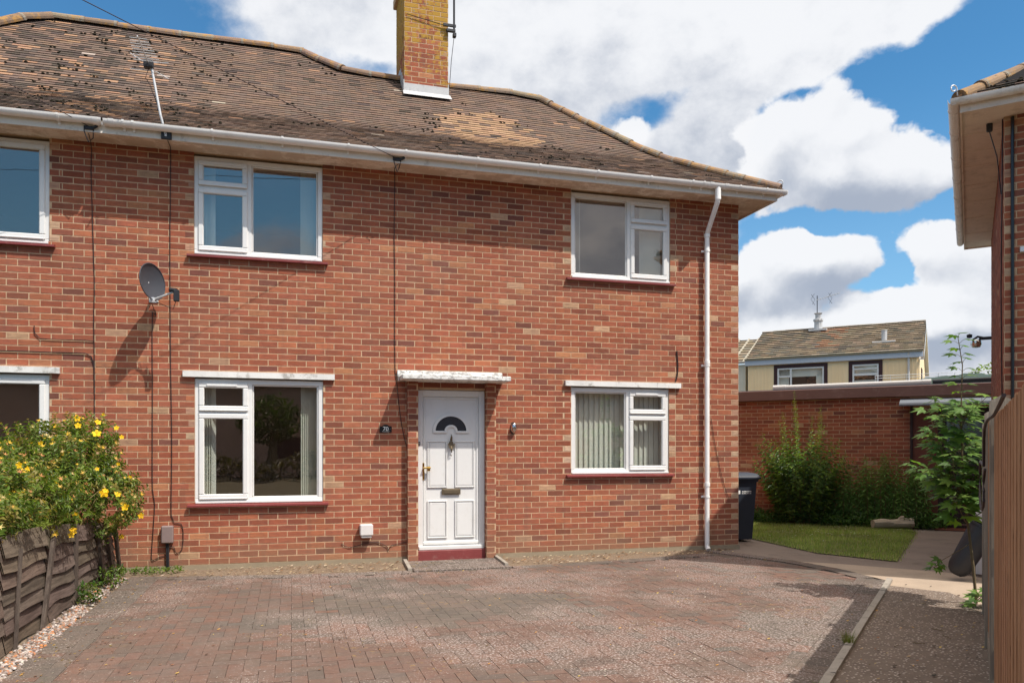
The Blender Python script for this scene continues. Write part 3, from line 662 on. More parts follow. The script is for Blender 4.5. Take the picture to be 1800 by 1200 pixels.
def frame_rect(mb, x0, x1, z0, z1, w_, y0, y1, bev=.006):
    mb.box(x0, x1, y0, y1, z0, z0+w_, bev=bev); mb.box(x0, x1, y0, y1, z1-w_, z1, bev=bev)
    mb.box(x0, x0+w_, y0, y1, z0+w_-.002, z1-w_+.002, bev=bev); mb.box(x1-w_, x1, y0, y1, z0+w_-.002, z1-w_+.002, bev=bev)
def window(key, sash_left, label=None, blind='sides', trickle=True, single=False):
    x0, x1, z0, z1 = WIN[key]; z1 = min(z1, 4.935) if z1 > 4 else z1-.02; z0 += .003
    wr = thing_child('window', house)
    if label: wr['label'] = label
    mb = MB(); frame_rect(mb, x0, x1, z0, z1, .058, .015, .085)
    sw = .625; xm = x0+sw if sash_left else x1-sw
    mb.box(xm-.03, xm+.03, .017, .083, z0+.05, z1-.05, bev=.006)
    sx0, sx1 = (x0+.045, xm-.018) if sash_left else (xm+.018, x1-.045)
    fx0, fx1 = (xm+.03, x1-.058) if sash_left else (x0+.058, xm-.03)
    zt = z1-.40 if z1-z0 > 1.3 else z1-.365                       # transom
    if not single: mb.box(min(sx0, sx1), sx1, .018, .08, zt-.022, zt+.022, bev=.005)
    mb.box(x0+.01, x1-.01, -.012, .016, z0-.002, z0+.022, bev=.004)
    frame_rect(mb, fx0, fx1, z0+.056, z1-.056, .018, .03, .055, .008)
    mb.build('frame', 'upvc', wr)
    for (a, b) in (((zt+.016, z1-.045), (z0+.045, zt-.016)) if not single else ((z0+.045, z1-.045),)):
        m2 = MB(); frame_rect(m2, sx0, sx1, a, b, .062, -.004, .05, .010); m2.box(sx0+.01, sx1-.01, -.016, -.002, a+.002, a+.016, bev=.003); 
        if b > zt+.1 and trickle and not single: m2.box(sx0+.09, sx1-.13, -.020, -.003, b-.045, b-.018, bev=.004)
        m2.build('sash', 'upvc', wr)
        m3 = MB(); m3.box(sx0+.06, sx1-.06, .022, .026, a+.06, b-.06); m3.build('glass_pane', 'glass', wr)
    m3 = MB(); m3.box(fx0+.014, fx1-.014, .040, .044, z0+.07, z1-.07); m3.build('glass_pane', 'glass', wr)
    bl = MB(); zb0, zb1 = z0+.0, z1-.02; yb = .20
    def slat(x, ang, y=yb):
        d = Vector((math.cos(ang), math.sin(ang), 0))*.044; P = Vector((x, y, 0))
        k = 3
        for i in range(k):
            a_, b_ = (i/k*2-1), ((i+1)/k*2-1); n_ = Vector((-d.y, d.x, 0))
            pa, pb = P+d*a_+n_*(.10*(1-a_*a_)), P+d*b_+n_*(.10*(1-b_*b_))
            bl.face([(pa.x, pa.y, zb0), (pb.x, pb.y, zb0), (pb.x, pb.y, zb1), (pa.x, pa.y, zb1)])
    if blind == 'sides':
        for i in range(7): slat(x0+.04+i*.026, R(55)+U(-.05, .05))
        for i in range(9): slat(x1-.03-i*.026, R(50)+U(-.05, .05))
    elif blind == 'full':
        x = x0+.0
        while x < x1+.05: slat(x, R(17)+U(-.05, .05)); x += .076
    elif blind == 'left':
        for i in range(9): slat(x0+.05+i*.018, R(60)+U(-.05, .05))
        for i in range(12): slat(x1-.1-i*.022, R(-50))
    bl.box(x0-.02, x1+.02, yb-.03, yb+.03, zb1+.0, zb1+.04)
    bl.build('blind', 'blind', wr)
def thing_child(name, parent):
    o = bpy.data.objects.new(name, None); COL.objects.link(o); o.parent = parent; o.empty_display_size = .1; return o
window('UL', True); window('LL', True); window('UR', False, blind='left'); window('LR', False, blind='full'); window('NU', False, blind='none', single=True); window('NL', False, blind='none', single=True)
for k in WIN:                                                     # red painted tile sills
    x0, x1, z0, z1 = WIN[k]; m2 = MB(); h = .042
    m2.prism([(-.062, z0-h+.004), (-.062, z0-.016), (.02, z0-.001), (.02, z0-h)], x0-.075, x1+.062); m2.build('window_sill', 'redsill', house)
for k, (a, b) in {'LL': (-1.238, .520), 'LR': (3.57, 5.305), 'NL': (-4.3, -2.543)}.items():
    m2 = MB(); n_ = 14                                            # peeling concrete lintels
    for i in range(n_):
        xa, xb = a+(b-a)*i/n_, a+(b-a)*(i+1)/n_; 
        m2.prism([(-.050+U(-.002, .002), 2.287), (-.053+U(-.003, .003), 2.357), (.004, 2.362), (.004, 2.287)], xa, xb, caps=i in (0, n_-1))
    m2.build('window_lintel', 'whitepaint', house)

# front door
door = thing_child('front_door', house); dx0, dx1, dz0, dz1 = 1.558, 2.456, .125, 2.19
m2 = MB(); m2.box(dx0, dx0+.075, .0, .08, dz0, dz1, bev=.006); m2.box(dx1-.075, dx1, .0, .08, dz0, dz1, bev=.006); m2.box(dx0+.073, dx1-.073, .0, .08, dz1-.08, dz1, bev=.006)
m2.box(dx0+.02, dx1-.02, -.03, .08, dz0-.0, dz0+.05, bev=.006); m2.build('door_frame', 'upvc', door)
m2 = MB(); a0, a1, b0, b1 = dx0+.07, dx1-.07, dz0+.045, dz1-.075
m2.box(a0, a1, .028, .07, b0, b1)
m2.box(a0+.01, a1-.01, .008, .03, b0+.02, b0+.06, bev=.008)
frame_rect(m2, a0+.012, a1-.012, b0+.012, b1-.012, .03, .016, .03, .01)
cx = (a0+a1)/2
def raised(x0, x1, z0, z1):
    e = .022
    frame_rect(m2, x0, x1, z0, z1, .020, .010, .030, .006)
    m2.face([(x0+.028, .014, z0+.028), (x1-.028, .014, z0+.028), (x1-.028, .014, z1-.028), (x0+.028, .014, z1-.028)])
    O_ = [(x0+.018, .0285, z0+.018), (x1-.018, .0285, z0+.018), (x1-.018, .0285, z1-.018), (x0+.018, .0285, z1-.018)]; I_ = [(x0+.04, .012, z0+.04), (x1-.04, .012, z0+.04), (x1-.04, .012, z1-.04), (x0+.04, .012, z1-.04)]
    for i in range(4): m2.face([O_[i], O_[(i+1) % 4], I_[(i+1) % 4], I_[i]])
for xa, xb in ((a0+.065, cx-.05), (cx+.05, a1-.065)):
    raised(xa, xb, b0+.10, .80-.04); raised(xa, xb, .925, 1.535)
m2.build('door_leaf', 'upvc', door)
# fan light: arch moulding and glass
m2 = MB(); gz = 1.665; ro, ri = .205, .085
def arch(mb, r0, r1, y0, y1, n=20):
    for i in range(n):
        t0, t1 = math.pi*i/n, math.pi*(i+1)/n
        q4 = lambda r_, t_, y: (cx+r_*math.cos(t_), y, gz+r_*math.sin(t_)*.93)
        mb.face([q4(r0, t0, y0), q4(r1, t0, y0), q4(r1, t1, y0), q4(r0, t1, y0)][::-1]); mb.face([q4(r1, t0, y0), q4(r1, t0, y1), q4(r1, t1, y1), q4(r1, t1, y0)]); mb.face([q4(r0, t0, y0), q4(r0, t1, y0), q4(r0, t1, y1), q4(r0, t0, y1)])
arch(m2, ro, ro+.035, .006, .03); arch(m2, ri-.03, ri, .006, .03)
m2.box(cx-ro-.035, cx-ri+.03, .006, .03, gz-.03, gz, bev=.004); m2.box(cx+ri-.03, cx+ro+.035, .006, .03, gz-.03, gz, bev=.004)
m2.build('arched_moulding', 'upvc', door)
m2 = MB(); arch(m2, ri, ro, .022, .03); m2.build('fanlight_glass', plain('dark_patterned_glass', (.035, .04, .05), .12, .6, .2, 40), door)
# fittings
m2 = MB(); m2.box(a0+.0, a0+.026, -.004, .018, 1.03, 1.25, bev=.005); m2.tube([(a0+.013, .01, 1.185), (a0+.013, -.045, 1.185), (a0+.10, -.045, 1.185)], .011, 10); m2.box(a0+.055, a0+.095, -.050, -.02, 1.145, 1.205, bev=.004); m2.build('door_handle', 'brass', door, smooth=True)
m2 = MB(); m2.box(cx-.125, cx+.125, .0, .016, .835, .915, bev=.006); m2.box(cx-.1, cx+.1, -.006, .004, .85, .90, bev=.003); m2.build('letterbox', 'oldbrass', door)
m2 = MB(); 
m2.lathe([(0, -.012), (.03, -.012), (.034, 0), (.02, .006), (0, .008)], 0, 0, 14, T=lambda p: (cx+p[0], .005+p[2], 1.49+p[1]*1.35))
m2.tube([(cx, .0, 1.54), (cx, -.02, 1.585), (cx, .004, 1.62)], .012, 8, rs=[.016, .012, .005]); m2.tube([(cx, -.0, 1.46), (cx, -.028, 1.42), (cx, -.02, 1.385)], .01, 8, rs=[.014, .012, .008])
m2.tube([(cx-.04, -.012, 1.5), (cx-.03, -.02, 1.45), (cx, -.024, 1.425), (cx+.03, -.02, 1.45), (cx+.04, -.012, 1.5)], .007, 8)
m2.lathe([(0, -.01), (.009, -.008), (.009, .0)], 0, 0, 8, T=lambda p: (cx, .012+p[2], 1.345) if p[0] == 0 and p[1] == 0 else (cx+p[0], .012+p[2], 1.345+p[1])); m2.build('door_knocker', 'oldbrass', door, smooth=True)
m2 = MB(); m2.prism([(-.035, -.02), (-.035, .112), (-.03, .124), (.11, .124), (.11, -.02)], dx0-.0, dx1-.0); m2.build('door_step', 'redsill', house)
# canopy over door
m2 = MB(); m2.box(1.31, 2.695, -.44, .0, 2.29, 2.350, bev=.008); m2.box(1.30, 2.69, -.035, -.001, 2.352, 2.435, bev=.008); m2.build('door_canopy', 'canopy', house)

# eaves
m2 = MB(); m2.box(-9.9, 6.253+.36, -.36, .004, 4.97, 4.99); m2.box(6.2545, 6.253+.36, .005, 6.9, 4.97, 4.99)
for x in [-3.9, -2.42, -2.0, -1.45, -.3, .9, 2.1, 3.3, 4.5, 5.7]: m2.box(x-.004, x+.004, -.355, -.001, 4.966, 4.971)
m2.build('soffit', 'soffit', house)
m2 = MB(); m2.box(-9.9, 6.253+.385, -.385, -.361, 4.945, 5.085); m2.box(6.253+.361, 6.253+.385, -.36, 6.9, 4.945, 5.085); 
m2.build('fascia', 'fascia', house)
gut = thing_child('gutter', house); gp = gutter_profile(); GZ = 5.075; GY = -.443; GX = 6.253+.443
m2 = MB(); m2.prism([(GY+y, GZ+z) for y, z in gp], -9.9, -2.02); m2.prism([(GY+y, GZ-.004+z) for y, z in gp], -2.0, GX+.03)
m2.prism([(GX+y, GZ-.004+z) for y, z in gp], GY-.03, 6.9, T=lambda p: (p[1], p[0], p[2]))
m2.box(GX+.03, GX+.034, GY-.056, GY+.056, GZ-.06, GZ)
gp2 = gutter_profile(.063)
for x in (-2.08, -1.92, 2.02, 5.54, 5.77): m2.prism([(GY+y, GZ-.002+z) for y, z in gp2], x-.028, x+.028)
m2.build('gutter_run', 'gutter', gut, smooth=True)
for x in (-2.45, -1.80, -1.70, -.87, -.10, .66, 1.35, 2.25, 3.07, 3.87, 4.63, 5.25, 5.42, 5.98, 6.40):
    b_ = MB(); gp3 = gutter_profile(.066); b_.prism([(GY+y, GZ+.001+z) for y, z in gp3], x-.012, x+.012); b_.box(x-.011, x+.011, -.402, -.386, GZ-.09, GZ+.005); b_.build('gutter_bracket', 'gutter', gut)
hk = MB()                                                         # hip iron scroll
def scroll(mb, o, d, s_=1):
    pts = []
    for i in range(26):
        t_ = i/25*math.pi*2.0; r_ = .045*(1-i/25*.6); pts.append(Vector(o)+Vector(d)*(math.cos(t_+math.pi)*r_*s_+.05)+Vector((0, 0, .085+math.sin(t_+math.pi)*-r_)))
    mb.tube([Vector(o)-Vector((0, 0, .03))-Vector(d)*.05, Vector(o)+Vector((0, 0, .03))]+pts, .007, 6)
scroll(hk, (6.62, -.40, 5.10), (.707, -.707, 0)); hk.build('hip_iron', 'alu', house)
# downpipe
dp = thing_child('downpipe', house); m2 = MB(); PX = 5.70; OX = 5.655
m2.tube([(OX, GY, 5.03), (OX, GY, 4.90)], .040, 14); m2.tube([(OX, GY, 4.93), (OX, GY, 4.86), (OX+.003, GY+.03, 4.82), (PX-.004, -.11, 4.53), (PX, -.075, 4.48), (PX, -.075, 4.4), (PX, -.075, .03)], .034, 14)
m2.tube([(PX, -.075, .09), (PX, -.075, .04), (PX, -.115, .0)], .036, 14)
m2.build('pipe', 'gutter', dp, smooth=True)
for z in (4.44, 4.86, 2.64, .9):
    m2 = MB(); x_, y_ = (OX, GY) if z > 4.7 else (PX, -.075); m2.tube([(x_, y_, z), (x_, y_, z+.05)], .041, 14); m2.build('pipe_collar', 'gutter', dp, smooth=True)
for z in (4.25, 2.62, .75):
    m2 = MB(); m2.box(PX-.06, PX+.06, -.03, -.006, z-.015, z+.015, bev=.003); m2.tube([(PX, -.075, z-.014), (PX, -.075, z+.014)], .040, 14); m2.build('pipe_clip', 'gutter', dp)

# roof
XE, YE = 6.253+.44, -.44
def prof(s): return 5.085+.62*s if s < 1.25 else 5.085+.775+.93*(s-1.25)-.0
def prof_s(s):
    if s < 1.0: return 5.085+.60*s
    if s < 1.6: k = s-1.0; return 5.685+.60*k+.275*k*k
    return 5.685+.36+.099+.93*(s-1.6)
class RC:
    def __call__(s, x, y):
        n1 = mnoise.noise(Vector((x*.9, y*1.6, 0))); n2 = mnoise.noise(Vector((x*2.5, y*4, 7)))
        warm = 0
        d = ((x-2.75)/.72)**2+((y-1.45)/.62)**2
        if d < 1.5: warm = .95*max(0, 1-max(0, d-.45)/1.0)
        left = max(0, min(1, (-1.0-x)/1.2)); r_ = rnd()
        darkband = 1 if (1.9 < x < 4.4 and y < .75) else 0
        if r_ < warm*.85: return jit((.33, .205, .125), .14)
        pd = .03+.42*left*(1 if n2 > -.05 else .3)+.18*darkband+(.05 if n1 < -.25 else 0)+(.06 if y < .35 else 0)
        r_ = rnd()
        if r_ < pd: return jit((.082, .062, .052), .2)
        if rnd() < .02+.22*left: return jit((.29, .17, .105), .15)
        if rnd() < .006: return jit((.33, .27, .22), .12)
        return jit(random.choice([(.165, .110, .084), (.150, .104, .082), (.178, .116, .084), (.138, .100, .080)]), .10)
    def mossy(s, x, y):
        left = max(0, min(1, (-.6-x)/1.4)); n2 = mnoise.noise(Vector((x*1.6, y*2.4, 3)))
        d = ((x-2.75)/1.05)**2+((y-1.35)/.85)**2
        return .03+.70*left*(1 if n2 > -.1 else .3)+(.5 if .45 < d < 1.2 or (1.8 < x < 4.2 and y < .8) else 0)+(.22 if n2 > .3 else 0)
rc = RC(); SR1, SR2 = 2.80, 3.33; XR1 = .72
roof = thing_child('roof', house)
def x1f(s):
    if s <= SR1: return XE-s
    return XR1-(s-SR1)*1.03
def x0f(s): return max(-5.4, -4.35-.35+(s-3.33)) if s > 2.6 else -5.4
x0f = lambda s: max(-5.6, -3.48-(SR2-s))
tl = MB(); ms = MB()
tileplane(tl, ms, lambda x, s, z: Vector((x, YE+s, z)), x0f, x1f, prof_s, SR2, rc, mossn=.36, gauge=.084, lift=.0145)
# right hip slope (faces +x) and simple back slopes
tileplane(tl, None, lambda x, s, z: Vector((XE-s, x, z)), lambda s: YE+s, lambda s: 7.0-s, prof_s, SR1, rc, gauge=.1)
tl.build('roof_tiles', 'tile', roof)
mo = ms.build('moss', 'moss', roof, smooth=False); mo['kind'] = 'stuff'
ul = MB(); NS = 14
def strip(fn, sa, sb):
    for i in range(NS):
        a, b = sa+(sb-sa)*i/NS, sa+(sb-sa)*(i+1)/NS; ul.face(fn(a, b))
strip(lambda a, b: [(x0f(a)-.0, YE+a, prof_s(a)-.012), (x1f(a), YE+a, prof_s(a)-.012), (x1f(b), YE+b, prof_s(b)-.012), (x0f(b), YE+b, prof_s(b)-.012)], 0, SR2)
strip(lambda a, b: [(XE-a, YE+a, prof_s(a)-.012), (XE-a, 7-a, prof_s(a)-.012), (XE-b, 7-b, prof_s(b)-.012), (XE-b, YE+b, prof_s(b)-.012)], 0, SR1)
zr1, zr2 = prof_s(SR1), prof_s(SR2)
yb_ = 7.04
ul.face([(XE-SR1, YE+SR1, zr1), (XR1, YE+SR1, zr1), (XR1-1, yb_, 5.05), (XE, yb_, 5.05)]); ul.face([(.16, YE+SR2, zr2), (-3.48, YE+SR2, zr2), (-5.6, 3.2, 6.5), (-6, yb_, 5.05), (XR1-1, yb_, 5.05)])
ul.face([(.16, YE+SR2, zr2), (XR1-1, yb_, 5.05), (XR1, YE+SR1, zr1)])
ul.build('roof_backing', 'battens', roof)
rg = MB(); lc = lambda: jit(random.choice([(.26, .165, .105), (.28, .185, .12), (.22, .15, .11), (.25, .195, .14)]), .15)
up = .035
ridgeline(rg, [(XE-s, YE+s, prof_s(s)+up) for s in [0.02, .2, .5, .8, 1.1, 1.4, 1.7, 2.0, 2.3, 2.6, 2.75]], .088, .27, lc)
ridgeline(rg, [(XE-2.72, YE+2.72, prof_s(2.72)+up), (XE-SR1-.12, YE+SR1, zr1+up+.01), (2.42, YE+SR1, zr1+up-.03)], .095, .42, lc)
ridgeline(rg, [(1.66, YE+SR1, zr1+up-.02), (1.1, YE+SR1, zr1+up), (XR1+.1, YE+SR1, zr1+up+.02), (XR1-.1, YE+SR1+.1, zr1+up+.10), (.25, YE+SR2-.06, zr2+up-.06), (.12, YE+SR2, zr2+up), (-1.5, YE+SR2, zr2+up-.01), (-3.40, YE+SR2, zr2+up+.01)], .098, .42, lc)
ridgeline(rg, [(-3.40, YE+SR2, zr2+up), (-3.62, YE+SR2-.12, zr2+up-.07), (-4.4, YE+SR2-.92, prof_s(SR2-.92)+up), (-5.6, YE+SR2-2.1, prof_s(SR2-2.1)+up)], .098, .42, lc)
rg.build('ridge_tiles', 'ridge', roof, smooth=False)
# chimney
ch = thing_child('chimney', house); cx0, cx1, cy0, cy1, ctop = 1.665, 2.345, 1.93, 2.85, 9.1
m2 = MB()
brickwall(m2, (0, cy0, 0), (1, 0, 0), (0, -1, 0), cx0, cx1, 6.55, ctop, start=cx0); brickwall(m2, (cx0, cy1, 0), (0, -1, 0), (-1, 0, 0), 0, cy1-cy0, 6.55, ctop, start=0)
brickwall(m2, (cx1, cy0, 0), (0, 1, 0), (1, 0, 0), 0, cy1-cy0, 6.55, ctop, start=0); m2.face([(cx1, cy1, 6.5), (cx0, cy1, 6.5), (cx0, cy1, ctop), (cx1, cy1, ctop)], 1); m2.face([(cx0, cy0, ctop), (cx1, cy0, ctop), (cx1, cy1, ctop), (cx0, cy1, ctop)], 1)
m2.build('chimney_stack', ['chimbrick', 'mortar'], ch)
m2 = MB(); m2.box(cx0-.05, cx1+.05, cy0-.05, cy1+.05, 8.66, 8.80, bev=.01); m2.build('chimney_cap_course', 'mortar', ch)
for x in (1.85, 2.16):
    m2 = MB(); m2.lathe([(.11, 9.1), (.10, 9.35), (.12, 9.36), (.12, 9.4), (.08, 9.4)], x, 2.39, 16); m2.build('chimney_pot', 'ridge', ch, smooth=True)
m2 = MB(); zb = prof_s(cy0-YE)
m2.box(cx0-.012, cx1+.012, cy0-.016, cy0-.006, zb-.02, zb+.17); m2.face([(cx0-.02, cy0-.016, zb+.055), (cx1+.03, cy0-.016, zb+.055), (cx1+.04, cy0-.12, zb-.045), (cx0-.03, cy0-.12, zb-.045)][::-1])
for x in (cx0-.007, cx1+.003):
    for i in range(8):
        y_ = cy0+i*.115; z_ = min(prof_s(y_+.06-YE), zr1) if y_-YE < SR1 else zr1; m2.box(x-.006, x+.006, y_-.01, y_+.118, z_-.02, z_+.17+.0*i)
m2.build('lead_flashing', 'lead', ch)

# ================================================================== FITTINGS ON THE HOUSE
sd = thing('satellite_dish', 'dark grey satellite dish on a bracket beside the upper left window', 'satellite dish', (-1.56, 0, 3.05))
n_ = Vector((.90, -.43, .06)).normalized(); e1 = n_.cross(Vector((0, 0, 1))).normalized(); e2 = e1.cross(n_)*-1; e2 = n_.cross(e1); 
dc = Vector((.015, -.36, .27))
m2 = MB(); rings = []
for (fr, th) in ((0, 0), (.35, 0), (.7, 0), (1, 0)):
    rings.append([dc+n_*(.055*fr*fr-.02)+(e1*math.cos(a)*.230+e2*math.sin(a)*.205)*fr for a in [2*math.pi*k/28 for k in range(28)]])
for i in range(3):
    for k in range(28): m2.face([rings[i][k], rings[i+1][k], rings[i+1][(k+1) % 28], rings[i][(k+1) % 28]])
    for k in range(28): m2.face([p-n_*.006 for p in (rings[i][k], rings[i][(k+1) % 28], rings[i+1][(k+1) % 28], rings[i+1][k])])
m2.tube([*rings[3], rings[3][0]], .006, 6, caps=False); m2.build('reflector', 'dish', sd, smooth=True)
bot = dc+e2*-.20*(1 if e2.z > 0 else -1)+n_*.03; lnb = bot+n_*.26+Vector((0, 0, .06))
m2 = MB(); m2.tube([bot-n_*.03, bot+n_*.02, lnb], .011, 8); m2.box(-.02, .02, -.02, .02, -.02, .02, T=lambda p: tuple(bot+Vector(p))); m2.build('arm', 'alu', sd)
m2 = MB(); m2.tube([lnb-n_*.05+Vector((0, 0, .03)), lnb+n_*.03+Vector((0, 0, .01))], .026, 12); m2.box(-.03, .03, -.025, .025, -.11, .02, T=lambda p: tuple(lnb+n_*.03+Vector(p)), bev=.006); m2.build('receiver', 'dkplastic', sd)
m2 = MB(); m2.tube([(0.0, 0, .2), (0, -.14, .2), tuple(dc-n_*.03)], .017, 10); m2.box(-.05, .05, -.012, 0, .1, .3, bev=.003); m2.build('wall_bracket', 'alu', sd)
m2 = MB(); m2.tube([lnb+Vector((.02, 0, -.1)), lnb+Vector((-.01, .02, -.19)), lnb+Vector((-.06, .05, -.17)), bot+Vector((.05, .03, -.03)), bot], .004, 6); m2.build('cable', 'black', sd)

def wirething(name, label, cat, pts, r=.0075, m_='black', group=None, n=6):
    o = Vector(pts[0]); t_ = MB(); pts = [Vector(p) for p in pts]
    # smooth with catmull
    out = []
    for i in range(len(pts)-1):
        p0, p1, p2, p3 = pts[max(i-1, 0)], pts[i], pts[i+1], pts[min(i+2, len(pts)-1)]
        L = (p2-p1).length; k = max(2, min(8, int(L/.12)))
        for j in range(k):
            t = j/k; v = .5*((2*p1)+(-p0+p2)*t+(2*p0-5*p1+4*p2-p3)*t*t+(-p0+3*p1-3*p2+p3)*t*t*t)
            if (p1-p0).length > 3*L or (p3-p2).length > 3*L: v = p1.lerp(p2, t)
            out.append(v-o)
    out.append(pts[-1]-o); t_.tube(out, r, n); ob = t_.build(name, m_); ob.location = o
    return tag(ob, label, cat, group)
def wp(l, y=-.014): return [(W(px, py, y)[0], y, W(px, py, y)[1]) for px, py in l]
GC = 'black cables clipped to the brick front'
wirething('wall_cable', 'black cable running down from the eaves beside the neighbour window, leftmost long cable', 'cable', [(-2.17, -.37, 4.93), (-2.20, -.18, 4.955), *wp([(161, 262), (160, 300), (163, 400), (166, 500), (165, 560), (166, 640), (166, 733), (166, 820)])], .0045, group=GC)
wirething('wall_cable', 'black cable branching left along the wall above the neighbour lower window', 'cable', wp([(166, 690), (165, 640), (160, 626), (150, 621), (90, 619), (0, 616), (-60, 614)]), .006, group=GC)
wirething('wall_cable', 'short black cable leading to a small round wall entry far left', 'cable', wp([(165, 600), (150, 598), (70, 595), (61, 585), (60, 572)]), .005, group=GC)
wirething('wall_cable', 'black cable hanging from the satellite dish down to the brown junction box', 'cable', [(-1.53, -.30, 3.08), (-1.53, -.03, 3.0), *wp([(268, 548), (268, 700), (268, 860), (272, 885), (266, 980), (268, 985), (292, 975), (294, 1002)])], .0045, group=GC)
wirething('wall_cable', 'black cable dropping from the aerial mast bracket past the dish to the junction box', 'cable', [(-1.37, -.375, 4.97), (-1.36, -.12, 4.955), *wp([(300, 268), (299, 400), (299, 520), (300, 640), (302, 780), (301, 905), (306, 918), (318, 920), (322, 935), (320, 965), (310, 972), (306, 962), (300, 960)])], .0045, group=GC)
wirething('wall_cable', 'black cable running straight down from the eaves to the door canopy and the door', 'cable', [(1.28, -.37, 4.95), (1.25, -.15, 4.955), *wp([(694, 310), (693, 400), (694, 480), (694, 600), (695, 658), (697, 668), (700, 700), (705, 740), (711, 770), (718, 800), (722, 860), (728, 910), (726, 960), (712, 990), (660, 993), (560, 997), (470, 1000)])], .0045, group=GC)
wirething('wall_cable', 'short looped black cable above the lower right lintel', 'cable', wp([(1190, 616), (1192, 640), (1191, 660), (1187, 672), (1191, 650), (1189, 618)]), .005, group=GC)
wirething('wall_cable', 'thin black cable slanting down the wall between downpipe and right corner', 'cable', wp([(1250, 735), (1256, 775), (1263, 810), (1272, 850), (1282, 878)]), .0035, group=GC)
wirething('wall_cable', 'thin black cable sagging along the bottom courses left of the door', 'cable', wp([(600, 955), (615, 962), (640, 955), (662, 952), (680, 960), (683, 967), (688, 958), (715, 952)]), .004, group=GC)
# overhead phone line and its anchor
B_ = Vector((1.25, -.40, 4.99)); D_ = Vector((-3.0, -1.83, .43))
pts = [B_+D_*(5.2*k/12)+Vector((0, 0, -.16*math.sin(math.pi*k/12)*1.0)) for k in range(13)]
pts = [B_+D_*(5.2*k/12) for k in range(13)]
wirething('telephone_wire', 'black overhead telephone wire crossing the roof and sky to the centre of the eaves', 'wire', pts, .0042, group='overhead telephone wires')
B2 = Vector((-2.16, -.40, 5.0))
wirething('telephone_wire', 'black overhead telephone wire ending at the eaves beside the neighbour window', 'wire', [B2+Vector((-3.0, -1.83, .95))*(4*k/10) for k in range(11)], .0042, group='overhead telephone wires')
for bx_, lb in ((1.25, 'black wire anchor on the fascia above the door'), (-2.16, 'black wire anchor on the fascia near the neighbour window')):
    m2 = MB(); m2.box(-.05, .05, -.02, 0, -.02, .02, bev=.004); m2.tube([(-.04, -.02, 0), (-.04, -.04, -.05), (0, -.02, -.16), (.03, .05, -.09), (.05, -.02, 0)], .006, 6); m2.tube([(.05, -.02, 0), (.09, -.04, .02)], .016, 8)
    o = m2.build('wire_anchor', 'dkplastic'); o.location = (bx_, -.386, 4.985); tag(o, lb, 'anchor')
# left aerial
ae = thing('tv_aerial', 'television aerial on a leaning metal mast fixed to the left eaves', 'aerial', (-1.37, -.386, 4.99))
m2 = MB(); mt = Vector((-.15, -.08, .78)); m2.tube([(0, -.03, -.02), (0, -.03, .0), (-.05, -.06, .2), tuple(mt)], .013, 8); m2.build('mast', 'alu', ae)
m2 = MB(); m2.box(-.05, .06, -.03, 0, -.05, .03, bev=.004); m2.build('mast_bracket', 'dkplastic', ae)
bd = Vector((-.05, -.86, .10)).normalized(); m2 = MB(); b0 = mt+Vector((-.02, 0, -.03)); m2.tube([b0-bd*.06, b0+bd*.50], .007, 8); m2.build('boom', 'alu', ae)
m2 = MB(); m2.box(-.05, .05, -.04, .04, -.05, .04, T=lambda p: tuple(b0+Vector(p)), bev=.01); m2.build('clamp_box', 'dkplastic', ae)
for i in range(9):
    c = b0+bd*(.06+i*.05); m2 = MB(); L = .135-.006*i; m2.tube([c+Vector((-L, 0, 0)), c+Vector((L, 0, 0))], .0038, 5); m2.build('element', 'alu', ae)
for sg in (1, -1):
    m2 = MB(); c = b0-bd*.02
    m2.tube([c+Vector((-.2, .02, sg*.09+.03)), c+Vector((-.07, .03, sg*.05)), c+Vector((.07, .03, sg*.05)), c+Vector((.2, .02, sg*.09-.03))], .0045, 5)
    m2.build('reflector_bar', 'alu', ae)
m2 = MB(); m2.tube([b0+Vector((0, 0, -.05)), b0+Vector((-.03, -.01, -.16)), b0+Vector((.01, .01, -.22)), Vector((-.04, -.06, .2)), Vector((0, -.04, 0))], .004, 6); m2.build('cable', 'black', ae)
# chimney aerial
a2 = thing('tv_aerial', 'television aerial mast bracketed to the right edge of the chimney', 'aerial', (2.36, 1.93, 7.95))
m2 = MB(); m2.tube([(.07, -.05, -.05), (.07, -.05, 1.6)], .017, 8); m2.build('mast', 'dkplastic', a2)
m2 = MB(); m2.box(-.10, .10, -.06, -.03, .02, .06, bev=.003); m2.box(-.05, .09, -.07, -.02, -.06, -.02, bev=.003); m2.tube([(-.66, -.025, .13), (-.1, -.03, .04)], .006, 5); m2.box(.05, .10, -.09, -.02, -.14, -.08, bev=.004); m2.build('mast_bracket', 'dkplastic', a2)
m2 = MB(); m2.tube([(.05, -.05, 1.5), (-.5, -.6, 1.5)], .012, 6)
for i in range(7): m2.tube([(.0-i*.08+.14, -.05-i*.08-.14, 1.5), (.0-i*.08-.14, -.05-i*.08+.14, 1.5)], .006, 5)
m2.build('boom', 'alu', a2); m2 = MB(); m2.tube([(.07, -.07, -.1), (.03, -.03, -.5), (.0, .0, -1.0)], .005, 5); m2.build('cable', 'black', a2)
